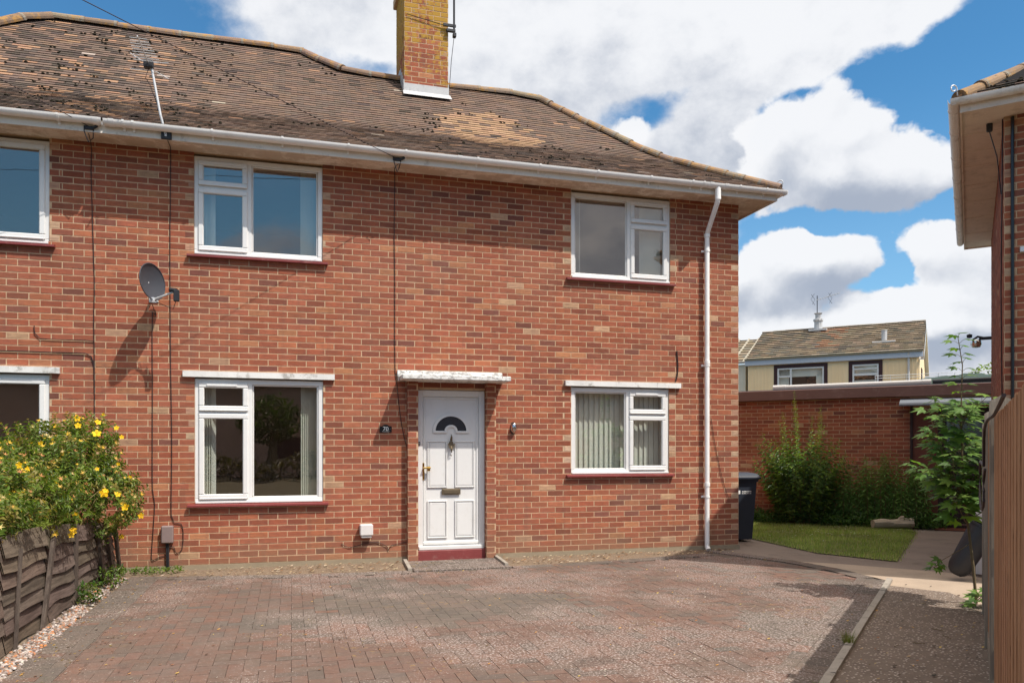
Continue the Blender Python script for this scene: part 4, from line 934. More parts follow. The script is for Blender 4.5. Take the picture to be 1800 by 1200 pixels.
# number plate
np_ = thing('house_number_plate', 'small black plate with white number 70 left of the front door', 'number plate', (1.155, -.006, 1.685))
m2 = MB(); pr = [(-.076, -.045), (.076, -.045), (.076, .028), (.060, .034)]+[(.042*math.cos(t), .030+.026*math.sin(t)) for t in [math.pi*k/8 for k in range(9)]]+[(-.060, .034), (-.076, .028)]
m2.face([(x, -.012, z) for x, z in pr]); 
for i in range(len(pr)):
    a, b = pr[i], pr[(i+1) % len(pr)]; m2.face([(a[0], 0, a[1]), (b[0], 0, b[1]), (b[0], -.012, b[1]), (a[0], -.012, a[1])])
m2.build('plate', 'blackgloss', np_)
def text_mesh(body, size, parent, name, loc, m_='num', rot=(R(90), 0, 0)):
    cu = bpy.data.curves.new(name, 'FONT'); cu.body = body; cu.size = size; cu.align_x = 'CENTER'; cu.align_y = 'CENTER'; cu.extrude = .001
    to = bpy.data.objects.new(name, cu); COL.objects.link(to); bpy.context.view_layer.update()
    me = bpy.data.meshes.new_from_object(to.evaluated_get(bpy.context.evaluated_depsgraph_get())); me.materials.clear(); me.materials.append(M[m_])
    bpy.data.objects.remove(to); o = bpy.data.objects.new(name, me); COL.objects.link(o); o.parent = parent; o.location = loc; o.rotation_euler = rot; return o
text_mesh('70', .074, np_, 'numeral', (0, -.0145, -.002))
m2 = MB(); m2.box(-.045, .045, -.0135, -.012, -.036, -.033); m2.lathe([(0, .0), (.003, .0)], 0, 0, 6, T=lambda p: (p[0]+.055, -.0135, p[1])); m2.build('trim_line', 'num', np_)
# wall lamp
wl = thing('wall_lamp', 'oval chrome bulkhead lamp on the bricks right of the front door', 'lamp', (2.845, -.006, 1.705))
m2 = MB(); m2.lathe([(0, -.015), (.040, -.015), (.043, -.006), (.043, 0)], 0, 0, 20, T=lambda p: (p[0], p[2], p[1]*1.9)); m2.build('back_plate', 'dkplastic', wl, smooth=True)
m2 = MB(); m2.lathe([(0, -.075), (.018, -.073), (.030, -.062), (.038, -.035), (.040, -.012), (.036, -.01)], 0, 0, 20, T=lambda p: (p[0], p[2], p[1]*1.75+(.012 if p[2] < -.05 else 0))); m2.build('lamp_cover', 'chrome', wl, smooth=True)
for z in (.035, -.02): m2 = MB(); m2.box(-.030, .030, -.061, -.03, z, z+.007); m2.build('cage_bar', 'dkplastic', wl)
db = MB(); db.box(-.016, .016, -.014, 0, -.02, .02, bev=.003); db.face([(-.005, -.0145, -.005), (.005, -.0145, -.005), (.005, -.0145, .005), (-.005, -.0145, .005)], 1); o = db.build('doorbell', ['dkplastic', 'num']); o.location = (1.583, -.001, 1.50); tag(o, 'tiny black doorbell button on the white door frame', 'doorbell')
jb = thing('junction_box', 'brown plastic junction box low on the wall below the dish', 'junction box', (-1.405, -.006, .42))
m2 = MB(); m2.box(-.066, .066, -.075, 0, -.10, .105, bev=.012); m2.build('cover', 'box', jb); m2 = MB(); m2.tube([(.005, -.03, -.10), (.01, -.03, -.42)], .012, 8); m2.tube([(-.012, -.03, -.10), (-.005, -.028, -.42)], .009, 8); m2.build('conduit', 'dkplastic', jb)
vb = MB(); vb.box(-.08, .08, -.125, -.005, -.055, .085, bev=.010); vb.box(-.065, .065, -.11, -.01, -.085, -.055, bev=.008); o = vb.build('vent_cover', 'ventw'); o.location = (.907, 0, .40); tag(o, 'small white square vent cover low on the wall left of the door', 'vent')

# ================================================================== TIMBER FENCE (right)
FA = math.atan2(KD.y, KD.x)
fr = thing('timber_fence', 'tall brown close board fence with grey posts at the right edge', 'fence', (4.19, -6.18, 0), FA)
def board_x(mb, x0, x1, y, z1, c): mb.box(x0, x1, y-.012, y, .08, z1, col=c)
POST = [-4.0, -.69, .95, 2.30]
for i, px_ in enumerate(POST):
    m2 = MB(); zt = 1.70 if i != 3 else 1.66
    m2.box(px_-.05, px_+.05, -.05, .062, -.05, zt-.02, col=(1, 1, 1)); m2.prism([(-.05, zt-.02), (.006, zt+.012), (.062, zt-.02)], px_-.05, px_+.05, col=(1.1, 1.1, 1.1)); m2.build('fence_post', 'greywood', fr)
for i in range(len(POST)-1):
    a, b = POST[i]+.05, POST[i+1]-.05; m2 = MB(); x = a; k = 0
    while x < b-.01:
        x2 = min(x+.1, b); u = (x-a)/(b-a); zt = 1.575+.03*u*u if i < 1 else 1.635
        cc = jit((1, 1, 1), .10); m2.box(x, x2+.006 if x2 < b else x2, .020+(k % 2)*.003, .038+(k % 2)*.003, .12, zt+U(-.004, .004), col=cc); x = x2; k += 1
    m2.build('board_panel', 'cedar', fr)
    m2 = MB(); m2.box(a, b, .012, .046, .0, .115, col=(.9, .9, .9)); m2.build('gravel_board', 'greywood', fr)
    for z in (.35, .9, 1.45): m2 = MB(); m2.box(a, b, -.035, .017, z-.035, z+.035, col=(.9, .8, .7)); m2.build('arris_rail', 'cedar', fr)
def flp(u, off, z): p = Vector((4.19, -6.18, 0))+KD*u+KN*off; return (p.x, p.y, z)
wirething('fence_cable', 'loose black cable draped over the timber fence and tied in a loop', 'cable', [flp(-2.6, .055, 1.60), flp(-1.6, .06, 1.575), flp(-1.0, .075, 1.57), flp(-.7, .085, 1.53), flp(-.52, .085, 1.42), flp(-.5, .085, 1.33), flp(-.1, .095, 1.345), flp(.3, .095, 1.33), flp(.4, .095, 1.2), flp(.2, .095, 1.08), flp(-.2, .09, 1.06), flp(-.5, .085, 1.13), flp(-.45, .085, 1.24), flp(-.55, .08, 1.31)], .0075)

# ================================================================== LEFT LARCH-LAP FENCE
lf = thing('larch_lap_fence', 'low weathered woven board fence with broken slats at the left edge', 'fence', (-1.95, 0, 0))
def lap(y0, y1, zt0, zt1, lean=0., n=6, skip=()):
    for i in range(n):
        if i in skip: continue
        m2 = MB(); st = 10; za0, za1 = zt0*(i/n), zt0*((i+1)/n)+.045; zb0, zb1 = zt1*(i/n), zt1*((i+1)/n)+.045; ph = U(0, 6); A = U(.004, .012)
        cc = jit((1, 1, 1), .25)
        def P(t, top, yo):
            y = y0+(y1-y0)*t; zz = (za1 if top else za0)*(1-t)+(zb1 if top else zb0)*t; zz += A*math.sin(ph+t*(5 if top else 7)+(1.3 if top else 0))
            bow = .009*math.sin(math.pi*t*2+ph*.3+i)
            return (bow+(-.014 if top else .020)+yo, y+lean*zz, max(zz, -.02))
        for k in range(st):
            t0, t1 = k/st, (k+1)/st
            a, b, c, d = P(t0, 0, .006), P(t1, 0, .006), P(t1, 1, .006), P(t0, 1, .006); m2.face([a, b, c, d], 0, cc)
            a2, b2, c2, d2 = P(t0, 0, -.004), P(t1, 0, -.004), P(t1, 1, -.004), P(t0, 1, -.004); m2.face([d2, c2, b2, a2], 0, cc); m2.face([d, c, c2, d2], 0, cc); m2.face([a2, b2, b, a], 0, cc)
        m2.build('slat', 'larch', lf)
lap(-7.6, -5.72, .80, .79, n=6); lap(-5.68, -3.80, .79, .77, n=6); lap(-3.78, -2.78, .77, .745, 0, 7, skip=()); lap(-2.76, -1.93, .735, .70, 0, 6)
lap(-1.84, -.98, .66, .64, 0, 6); lap(-.97, -.15, .62, .55, -.33, 6)
def batten(y0, z0, y1, z1, w_=.022, name='fence_batten', x=.03, m_='larchv', mat2=None):
    m2 = MB(); d = Vector((0, y1-y0, z1-z0)).normalized(); n = Vector((0, -d.z, d.y))*w_; A, B = Vector((x, y0, z0)), Vector((x, y1, z1)); t = Vector((.028, 0, 0))
    P = [A-n, A+n, B+n, B-n]; Q = [p+t for p in P]; m2.face(Q); m2.face(P[::-1])
    for i in range(4): m2.face([P[i], P[(i+1) % 4], Q[(i+1) % 4], Q[i]])
    m2.build(name, m_, lf)
batten(-2.98, -.02, -2.66, .74, .028); batten(-1.89, -.05, -1.87, .72, .045, 'fence_post', .0); batten(-.93, -.02, -1.14, .64, .022); batten(-.42, -.03, -.80, .60, .020); batten(-.06, -.05, -.36, .56, .045)
batten(-5.7, -.02, -5.7, .8, .04, 'fence_post', 0); batten(-3.62, -.02, -3.5, .7, .0001)

# ================================================================== PLANTS
def leaf(mb, base_, d, up, L, wd, c, fold=.25, pts=4):
    d = d.normalized(); sd = d.cross(up)
    if sd.length < .01: sd = d.cross(Vector((1, 0, .1)))
    sd.normalize(); n = sd.cross(d); p0 = base_; p3 = base_+d*L-n*L*.12; m1 = base_+d*L*.45+n*L*.05
    a, b = m1+sd*wd*.5+n*wd*fold, m1-sd*wd*.5+n*wd*fold
    mb.face([p0, b, p3], 0, c); mb.face([p0, p3, a], 0, c)
def flower(mb, o, n, r, c, petals=5, c2=(.6, .35, .02)):
    n = n.normalized(); e1 = n.cross(Vector((.2, .1, .97))).normalized(); e2 = n.cross(e1)
    for k in range(petals):
        t = k*6.283/petals+U(-.1, .1); d = e1*math.cos(t)+e2*math.sin(t); s_ = e1*-math.sin(t)+e2*math.cos(t)
        mb.face([o, o+d*r*.55-s_*r*.38+n*r*.12, o+d*r*.95-s_*r*.22+n*r*.22, o+d*r+s_*r*.12+n*r*.22, o+d*r*.6+s_*r*.38+n*r*.15], 0, jit(c, .1))
    for k in range(6):
        t = U(0, 6.28); mb.face([o+n*r*.1, o+n*r*.3+e1*math.cos(t)*r*.25+e2*math.sin(t)*r*.25, o+n*r*.28+e1*math.cos(t+.5)*r*.25+e2*math.sin(t+.5)*r*.25], 0, c2)
def star(mb, o, n, r, c):
    n = n.normalized(); e1 = n.cross(Vector((.2, .1, .97))).normalized(); e2 = n.cross(e1)
    for k in range(6):
        t = k*1.047+U(-.2, .2); d = (e1*math.cos(t)+e2*math.sin(t)+n*.4).normalized(); s_ = (e1*-math.sin(t)+e2*math.cos(t))*r*.16
        mb.face([o-s_, o+s_, o+d*r], 0, jit(c, .15))
def rdir(zb=0.):
    while 1:
        v = Vector((U(-1, 1), U(-1, 1), U(-1, 1)))
        if .1 < v.length < 1: v.normalize(); v.z += zb; return v.normalized()
# hypericum
hy = thing('hypericum_shrub', 'bushy green shrub with yellow flowers spilling over the low left fence', 'shrub', (-2.45, -1.7, 0))
HB = [((-2.35, -.95, 1.20), (.62, .55, .50)), ((-2.05, -1.05, .88), (.52, .75, .38)), ((-2.75, -1.9, 1.02), (.72, .75, .42)), ((-2.25, -2.55, .96), (.48, .75, .28)), ((-2.3, -1.3, 1.05), (.55, .6, .45)), ((-2.9, -3.3, .95), (.75, .75, .34)), ((-2.2, -3.5, .93), (.38, .5, .13)),
      ((-2.12, -.75, 1.42), (.34, .34, .30)), ((-3.4, -1.8, .95), (.8, .8, .5))]
GR = [(.11, .17, .03), (.14, .20, .035), (.08, .13, .025), (.19, .24, .045), (.11, .155, .035), (.26, .22, .06)]
root = Vector(hy.location); fl = MB(); st = MB()
def hidx(): return random.choices(range(len(HB)), [b_[1][0]*b_[1][1] for b_ in HB])[0]
tips = []
for sprig in range(3600):
    c, r_ = HB[hidx()]; d = rdir(.25); k = U(.55, 1.05)**.6 if rnd() < .85 else U(1.0, 1.16)
    p = Vector(c)+Vector((d.x*r_[0], d.y*r_[1], d.z*r_[2]))*k
    if p.z < .1: continue
    gd = (d*.7+Vector((0, 0, .5))+rdir()*.4).normalized(); L = U(.08, .16); q0 = p-gd*L*.5-root; q1 = p+gd*L*.5-root
    cc = random.choice(GR); nodes = random.randint(4, 6)
    st.tube([q0-gd*.03, q1], .0022, 3, caps=False, col=(1, 1, 1))
    for i in range(nodes):
        o_ = q0.lerp(q1, (i+.5)/nodes); a = i*1.57+U(-.3, .3); e1 = gd.cross(Vector((.3, .2, .9))).normalized(); e2 = gd.cross(e1)
        for s_ in (0, math.pi):
            ld = (e1*math.cos(a+s_)+e2*math.sin(a+s_)+gd*.5); ll = U(.040, .066); leaf(fl, o_, ld, gd, ll, ll*.46, jit(cc, .25))
    tips.append((q1, gd, k, d))
fl.build('foliage', 'leaf', hy); 
for c, r_ in HB:
    for k in range(7):
        e = Vector(c)+Vector((U(-.8, .8)*r_[0], U(-.8, .8)*r_[1], U(0, .8)*r_[2]))-root; b0_ = Vector((U(-.25, .25), U(-.9, .9), 0)); st.tube([b0_, (b0_+e)/2+Vector((U(-.08, .08), U(-.08, .08), .1)), e], .008, 5, rs=[.012, .008, .003])
st.build('stems', 'greenstem', hy)
vis = [t for t in tips if t[2] > .9 and (t[0]+root).x > -3.6 and (t[1].y < .3)]
random.shuffle(vis); camp = Vector((0, -CD, CH))
# open flowers placed where the photo shows them
def onshrub(px, py, y):
    x, z = W(px, py, y); return Vector((x, y, z))
FL = [(135, 735, -1.0, .045), (172, 742, -1.1, .04), (170, 762, -1.2, .055), (137, 748, -1.1, .04), (183, 866, -1.75, .055), (185, 862, -1.8, .03), (207, 869, -1.6, .035), (220, 891, -1.5, .05), (248, 906, -1.2, .038), (52, 897, -2.9, .05), (36, 896, -2.9, .03), (205, 752, -1.0, .035), (214, 768, -1.0, .03), (128, 932, -2.3, .045), (10, 890, -3.1, .035), (125, 940, -2.35, .035)]
for (px, py, y, r_) in FL:
    o_ = onshrub(px, py, y)-root; m2 = MB(); n = (camp-(o_+root)).normalized()+Vector((U(-.5, .5), U(-.2, .2), U(-.1, .7))); flower(m2, o_, n, r_*.82, (.85, .52, .015)); m2.build('flower', 'petal', hy)
for (q1, gd, k, d) in vis[900:945]:
    m2 = MB(); flower(m2, q1+gd*.02, (camp-(q1+root)).normalized()+rdir()*.6, U(.018, .030), (.85, .52, .015)); m2.build('flower', 'petal', hy)
sm = MB()
for (q1, gd, k, d) in vis[:900]:
    star(sm, q1+gd*.015, gd+rdir()*.4, U(.018, .036), random.choice([(.70, .42, .10), (.62, .30, .12), (.66, .50, .22), (.45, .2, .08), (.8, .5, .06)]))
o = sm.build('seed_heads', 'petal', hy); o['kind'] = 'stuff'

def shootplant(mb, st, base_, h, lean, nleaf, L, wd, cols, droop=.2, r0=.006, start=.15, curve=.15):
    pts = []; n = 7
    for i in range(n):
        t = i/(n-1); pts.append(base_+Vector((lean.x*t**1.4*h, lean.y*t**1.4*h, h*t-curve*abs(lean.length)*h*t*t)))
    st.tube(pts, r0, 4, rs=[r0*(1-.75*i/(n-1)) for i in range(n)], caps=False)
    for i in range(nleaf):
        t = start+(1-start)*(i+U(0, .5))/nleaf; k = min(int(t*(n-1)), n-2); p = pts[k].lerp(pts[k+1], t*(n-1)-k); ax = (pts[k+1]-pts[k]).normalized()
        a = i*2.4+U(-.4, .4); e1 = ax.cross(Vector((.3, .2, .9))).normalized(); e2 = ax.cross(e1); sc = (1-.55*max(0, t-.6)/.4)
        d = e1*math.cos(a)+e2*math.sin(a)+ax*.55-Vector((0, 0, droop)); ll = L*U(.75, 1.15)*sc; leaf(mb, p, d, ax, ll, wd*U(.8, 1.1)*sc, jit(random.choice(cols), .2))
BG = [(.12, .19, .045), (.08, .14, .04), (.17, .25, .05), (.06, .11, .04)]
bs = thing('privet_bush', 'tall leafy green bush with upright shoots against the garage wall', 'bush', (9.55, 3.0, 0)); fl = MB(); st = MB()
for i in range(270):
    a = U(0, 6.283); r_ = U(0, .42); le = Vector((math.cos(a), math.sin(a), 0))*U(.05, .62); h = U(.7, 2.05)-le.length*.9
    if le.x > .1: h *= .92
    shootplant(fl, st, Vector((math.cos(a)*r_, math.sin(a)*r_, 0)), h, le, int(24*h)+5, .15, .062, BG)
for (x, y, h, lx) in ((-.48, -.1, 1.95, -.12), (-.18, 0, 2.3, -.03), (.25, -.1, 2.02, .1), (-.3, .1, 1.8, -.2), (.05, -.15, 1.85, .05), (.38, 0, 1.9, .12), (-.62, 0, 1.45, -.3), (-.05, .1, 2.0, 0)):
    h *= 1.12
    shootplant(fl, st, Vector((x*.6, y, 0)), h, Vector((x*.3/h+lx*.4, y*.1, 0)), int(44*h), .10, .038, BG[:3]+[(.2, .26, .05)])
fl.build('foliage', 'leaf', bs); st.build('stems', 'greenstem', bs)
gs = thing('tall_herb_clump', 'clump of tall narrow leaved stems beside the garage, right of the bush', 'plant', (10.62, 1.98, 0)); fl = MB(); st = MB()
for i in range(95):
    x = U(-.75, .65); off = Vector((x*.70, -x*.70, 0))+Vector((U(-.16, .16), U(-.16, .16), 0)); h = U(.75, 1.5)*(1-.25*abs(x))
    shootplant(fl, st, off, h, Vector((U(-.06, .06), U(-.06, .06), 0)), 40, .15, .030, [(.17, .28, .09), (.20, .32, .10), (.13, .23, .07)], droop=.75, start=.08)
fl.build('foliage', 'leaf', gs); st.build('stems', 'greenstem', gs)
ss = thing('small_shrub', 'small leafy shrub behind the wheelie bin at the house corner', 'shrub', (7.9, 3.6, 0)); fl = MB(); st = MB()
for i in range(30): shootplant(fl, st, Vector((U(-.2, .2), U(-.2, .2), 0)), U(.9, 1.75), Vector((U(-.15, .15), U(-.15, .15), 0)), 30, .06, .03, BG)
fl.build('foliage', 'leaf', ss); st.build('stems', 'greenstem', ss)
iv = MB(); dm = MB()
for i in range(5200):
    u = U(0, 1); c = Vector((8.3+3.0*u, 4.1-2.6*u, 0))+Vector((U(-.30, .25), U(-.42, .3), 0)); h = U(.01, .22)*(1+.6*mnoise.noise(c*2)); d = rdir(.3); leaf(iv, c+Vector((0, 0, h)), d, Vector((0, 0, 1)), U(.04, .085), U(.025, .045), jit(random.choice([(.06, .12, .03), (.08, .15, .035), (.10, .18, .05), (.05, .10, .028)]), .2))
stuff(iv.build('ground_cover', 'leaf'), 'low dark leafy ground cover along the foot of the garage wall', 'ground cover')
gr = MB()
def inl(x, y): return inpoly(x, y, LAWN)
n = 0
while n < 26000:
    x, y = U(6.9, 10.9), U(-1.8, 4.3)
    if not inl(x+U(-.07, .07), y+U(-.07, .07)): continue
    pn = mnoise.noise(Vector((x*1.3, y*1.3, 5)))
    if pn < -.28 and rnd() < .5: n += 1; continue
    n += 1; h = U(.018, .055)*(1.2+pn*.8); a = U(0, 6.28); t = Vector((math.cos(a), math.sin(a), 0)); l = Vector((U(-.5, .5), U(-.5, .5), 1)).normalized()*h; p = Vector((x, y, -.006))
    cc = random.choice([(.25, .32, .08), (.29, .35, .09), (.20, .27, .065), (.38, .34, .16)]); kk = 1+pn*.6; gr.face([p-t*.0045, p+t*.0045, p+l], 0, jit((cc[0]*kk, cc[1]*kk, cc[2]*kk), .2))
stuff(gr.build('lawn', 'grassm'), 'short green grass of the small side lawn', 'grass')
for i in range(46):
    while 1:
        x, y = random.gauss(8.9, .75), random.gauss(.9, .6)
        if inl(x, y): break
    o_ = Vector((x, y, U(.03, .05)))
    for k in range(7):
        t = k*.9; dm.face([o_, o_+Vector((math.cos(t-.3)*.013, math.sin(t-.3)*.013, .003)), o_+Vector((math.cos(t+.3)*.013, math.sin(t+.3)*.013, .003))], 0, (.85, .85, .8))
stuff(dm.build('daisies', 'petal'), 'tiny white daisies dotted over the side lawn', 'daisies')

# sycamore sapling
sp = thing('sycamore_sapling', 'young sycamore with lobed leaves growing beside the end of the timber fence', 'sapling', (6.10, -4.22, 0)); fl = MB(); st = MB()
eR = Vector((CY, -SY, 0)); eF = Vector((-SY, -CY, 0))     # right of and towards the viewer
def palm(mb, o, d, n, s_, c):
    d = d.normalized(); sd = d.cross(n).normalized(); n = sd.cross(d); L5 = [(0, 1.0), (38, .82), (-38, .82), (82, .52), (-82, .52)]
    ring = []
    for a, l in ((-118, .30), (-82, .55), (-60, .40), (-38, .88), (-19, .50), (0, 1.05), (19, .50), (38, .88), (60, .40), (82, .55), (118, .30)):
        ang = R(a); r_ = l*s_*U(.94, 1.06); ring.append(o+d*math.cos(ang)*r_+sd*math.sin(ang)*r_-n*(.16*s_*l*l)+n*U(-.03, .03)*s_)
    cen = o+d*s_*.12+n*s_*.03; pts = [o]+ring
    for i in range(len(ring)-1): mb.face([cen, ring[i], ring[i+1]], 0, jit(c, .05))
    mb.face([cen, o, ring[0]], 0, c); mb.face([cen, ring[-1], o], 0, c)
SG = [(.09, .17, .035), (.07, .14, .032), (.12, .21, .04), (.16, .25, .05)]
def branch(pts, r0, r1, nodes, pet, ls, yl=0, start=.2):
    n = len(pts); st.tube(pts, r0, 6, rs=[r0+(r1-r0)*i/(n-1) for i in range(n)], caps=False)
    nodes = int(nodes*1.4)
    for i in range(nodes):
        t = start+(1-start)*(i/max(1, nodes-1)); k = min(int(t*(n-1)), n-2); p = pts[k].lerp(pts[k+1], t*(n-1)-k); ax = (pts[k+1]-pts[k]).normalized()
        e1 = ax.cross(Vector((.2, .9, .1))).normalized(); e2 = ax.cross(e1); a = (i % 2)*1.57+U(-.25, .25); sc = (1-.45*t) if t > .5 else 1
        for s_ in (0, math.pi):
            pd = (e1*math.cos(a+s_)+e2*math.sin(a+s_)+ax*.55).normalized(); pl_ = pet*1.1*U(.7, 1.1)*sc; q_ = p+pd*pl_; st.tube([p, (p+q_)/2+Vector((0, 0, .01)), q_], .0022, 3, caps=False)
            hd = Vector((pd.x, pd.y, pd.z*.2-.12)); palm(fl, q_, hd, Vector((U(-.3, .2), U(-.75, -.15), 1)), ls*1.55*U(.7, 1.1)*(.55+.45*sc), jit(random.choice(SG), .15))
def SP(r_, f_, z): return eR*r_+eF*f_+Vector((0, 0, z))
tr = [SP(0, 0, 0), SP(-.03, 0, .35), SP(-.08, 0, .75), SP(-.13, .02, 1.1), SP(-.155, .03, 1.5), SP(-.15, .02, 1.9), SP(-.14, .02, 2.2), SP(-.17, 0, 2.46)]
branch(tr, .014, .003, 13, .115, .088, start=.42)
branch([SP(-.10, 0, .92), SP(-.26, .05, 1.18), SP(-.40, .08, 1.5), SP(-.50, .1, 1.78)], .006, .002, 7, .09, .085, start=.15)
branch([SP(-.10, .0, .95), SP(-.3, .06, 1.12), SP(-.5, .1, 1.22), SP(-.66, .12, 1.28)], .005, .002, 6, .08, .08, start=.3)
branch([SP(-.10, .0, .95), SP(.0, .15, 1.3), SP(.08, .3, 1.55), SP(.13, .38, 1.74)], .006, .002, 7, .09, .085, start=.1)
branch([SP(-.08, 0, .85), SP(-.15, -.1, 1.1), SP(-.1, -.15, 1.4)], .005, .002, 6, .09, .10, start=.1)
branch([SP(-.1, 0, .9), SP(.03, .0, 1.0), SP(.15, .0, 1.15), SP(.2, .05, 1.4)], .005, .002, 6, .10, .11, start=.2)
branch([SP(-.1, 0, .75), SP(-.2, .1, .85), SP(-.3, .2, .95)], .005, .002, 5, .10, .11, start=.2)
branch([SP(-.1, 0, .75), SP(0, .2, .9), SP(.0, .3, 1.0)], .005, .002, 5, .10, .11, start=.2)
branch([SP(-.1, 0, 1.0), SP(.03, .1, 1.2), SP(.12, .2, 1.35)], .005, .002, 6, .10, .10, start=.1)
branch([SP(-.12, 0, 1.1), SP(-.28, -.1, 1.3), SP(-.32, -.15, 1.5)], .005, .002, 6, .10, .10, start=.1)
branch([SP(-.1, 0, .8), SP(.02, -.1, .95), SP(.06, -.12, 1.2)], .005, .002, 6, .10, .11, start=.1)
branch([SP(-.09, 0, .9), SP(-.22, .12, 1.05), SP(-.32, .2, 1.18), SP(-.36, .25, 1.35)], .005, .002, 6, .09, .095, start=.1)
branch([SP(-.1, 0, .85), SP(-.04, .12, .98), SP(.03, .2, 1.1), SP(.05, .26, 1.25)], .005, .002, 6, .09, .10, start=.1)
for k_ in range(16):
    z_ = U(.95, 1.7); a_ = U(0, 6.283); l_ = U(.2, .42)*(1-.3*(z_-.95)); o1 = SP(-.10-.03*z_, 0, z_); dx_ = Vector((math.cos(a_), math.sin(a_), 0))
    branch([o1, o1+dx_*l_*.5+Vector((0, 0, l_*.35)), o1+dx_*l_+Vector((0, 0, l_*.75))], .004, .002, 4, .09, .09, start=.3)
branch([SP(-.06, 0, .55), SP(-.22, .1, .50), SP(-.4, .15, .42), SP(-.5, .2, .36)], .004, .002, 3, .05, .07, start=.7)
branch([SP(0, 0, .02), SP(.02, .12, .12), SP(.02, .2, .18)], .004, .002, 3, .07, .08, start=.3)
branch([SP(0, 0, .02), SP(-.1, .16, .08), SP(-.16, .3, .12)], .004, .002, 3, .06, .07, start=.3)
fl.build('foliage', 'leaf', sp); st.build('trunk', 'bark', sp)
# weeds
def weed(loc, label, n, L, spread, cols, name='weed_clump', hh=.12):
    t = thing(name, label, 'weed', (*loc, 0)); f_ = MB(); 
    for i in range(n):
        o_ = Vector((U(-1, 1)*spread[0], U(-1, 1)*spread[1], U(0, hh))); leaf(f_, o_, rdir(.5), Vector((0, 0, 1)), L*U(.6, 1.2), L*.4, jit(random.choice(cols), .2))
    f_.build('foliage', 'leaf', t)
WG = [(.12, .19, .03), (.16, .23, .04), (.09, .15, .03)]
weed((-1.80, -1.05), 'bright green weeds at the foot of the low fence near the house', 170, .05, (.10, .22), WG, hh=.2)
weed((-1.80, -1.95), 'dark green weed clump at the foot of the low fence post', 120, .06, (.08, .14), [(.06, .12, .03), (.09, .16, .03), (.12, .14, .03)], hh=.18)
weed((-1.55, -.20), 'patch of flat green weeds in the corner of wall and low fence', 260, .045, (.32, .13), WG, hh=.05)
def tuft(loc, label, n, h):
    t = thing('grass_tuft', label, 'grass tuft', (*loc, 0)); f_ = MB()
    for i in range(n):
        a = U(0, 6.28); r_ = U(0, .04); b0_ = Vector((math.cos(a)*r_, math.sin(a)*r_, 0)); tip = b0_+Vector((math.cos(a)*U(.01, .07), math.sin(a)*U(.01, .07), h*U(.5, 1))); s_ = Vector((-math.sin(a), math.cos(a), 0))*.003; f_.face([b0_-s_, b0_+s_, tip], 0, jit(random.choice([(.13, .17, .04), (.2, .19, .06)]), .2))
    f_.build('foliage', 'grassm', t)
tuft((KO.x-KD.x*3.22-.01, KO.y-KD.y*3.22-.03), 'tuft of grass growing in a gap of the kerb', 110, .12)
tuft((KO.x-KD.x*4.5, KO.y-KD.y*4.5-.03), 'small dry tuft of grass in the nearest kerb gap', 60, .06)
bt = thing('background_tree', 'yellow green bush tip showing over the garage roof at far right', 'tree', (14.0, 2.9, 0)); fl = MB(); st = MB(); st.tube([(0, 0, 0), (0, 0, 2.8)], .05, 6)
for i in range(260):
    d = rdir(); p = Vector((d.x*.42, d.y*.4, 2.72+d.z*.45)); leaf(fl, p, rdir(.2), Vector((0, 0, 1)), U(.08, .14), .06, jit((.15, .21, .05), .3))
fl.build('crown', 'leaf', bt); st.build('trunk', 'bark', bt)

# pebbles, petals and litter
pb = MB(); 
def pebble(x, y, z, r_, c):
    blob(pb, Vector((x, y, z)), r_, r_*.7, 0, c)
for i in range(4200):
    y = -.5-U(0, 1)**.9*6.5; x = -1.84+random.gauss(0, .05)+(.04 if y < -2.2 else 0)
    if -2.35 < y < -1.0 and rnd() < .5: continue
    x = max(-1.95, min(-1.70, x)); c = random.choice([(.42, .36, .32), (.30, .24, .21), (.50, .45, .41), (.26, .17, .12), (.34, .16, .09), (.17, .13, .11), (.10, .08, .07), (.25, .2, .17)]) if rnd() < .97 else (.5, .2, .07)
    pebble(x, y, -.006, U(.007, .017), jit(c, .15))
stuff(pb.build('gravel', 'pebble'), 'white and orange pebbles along the foot of the low left fence', 'gravel')
lt = MB()
def flake(x, y, z, r_, c):
    a = U(0, 6.28); t = U(-.4, .4); P = []
    for k in range(5):
        q_ = a+k*1.257; P.append((x+math.cos(q_)*r_*U(.6, 1), y+math.sin(q_)*r_*U(.5, .9), z+math.cos(q_+t)*r_*.25+r_*.25))
    lt.face(P, 0, c)
for i in range(700):
    if rnd() < .55: x, y = -1.70+abs(random.gauss(0, .35)), U(-5.5, -.6)
    else: x, y = U(-1.7, 5), U(-6, -.8)
    flake(x, y, .004, U(.006, .016), jit(random.choice([(.55, .30, .08), (.6, .42, .12), (.30, .12, .05), (.08, .05, .04), (.5, .45, .4), (.12, .08, .05)]), .2))
for i in range(900):
    x = U(-1.7, 6.0); y = U(-.72, -.03)
    if 1.3 < x < 2.65: continue
    if x > 4.2 and y < -.45: continue
    flake(x, y, .0, U(.008, .028), jit(random.choice([(.55, .45, .32), (.22, .12, .07), (.45, .33, .22), (.12, .08, .05), (.62, .52, .40), (.30, .16, .08)]), .2))
for i in range(160): 
    p = KO-KD*U(.2, 6)-KN*U(.1, 1.5); flake(p.x, p.y, .0, U(.008, .02), jit(random.choice([(.10, .07, .05), (.4, .28, .16), (.05, .04, .03)]), .2))
stuff(lt.build('leaf_litter', 'petal'), 'scattered dry petals, leaf crumbs and chippings on paving and dirt strip', 'litter')
twig = MB()
for i in range(16):
    p = KO-KD*U(.6, 5)-KN*U(.3, 1.5); a = U(0, 3.14); L = U(.04, .12); twig.tube([(p.x, p.y, .004), (p.x+math.cos(a)*L, p.y+math.sin(a)*L, .008)], .003, 4)
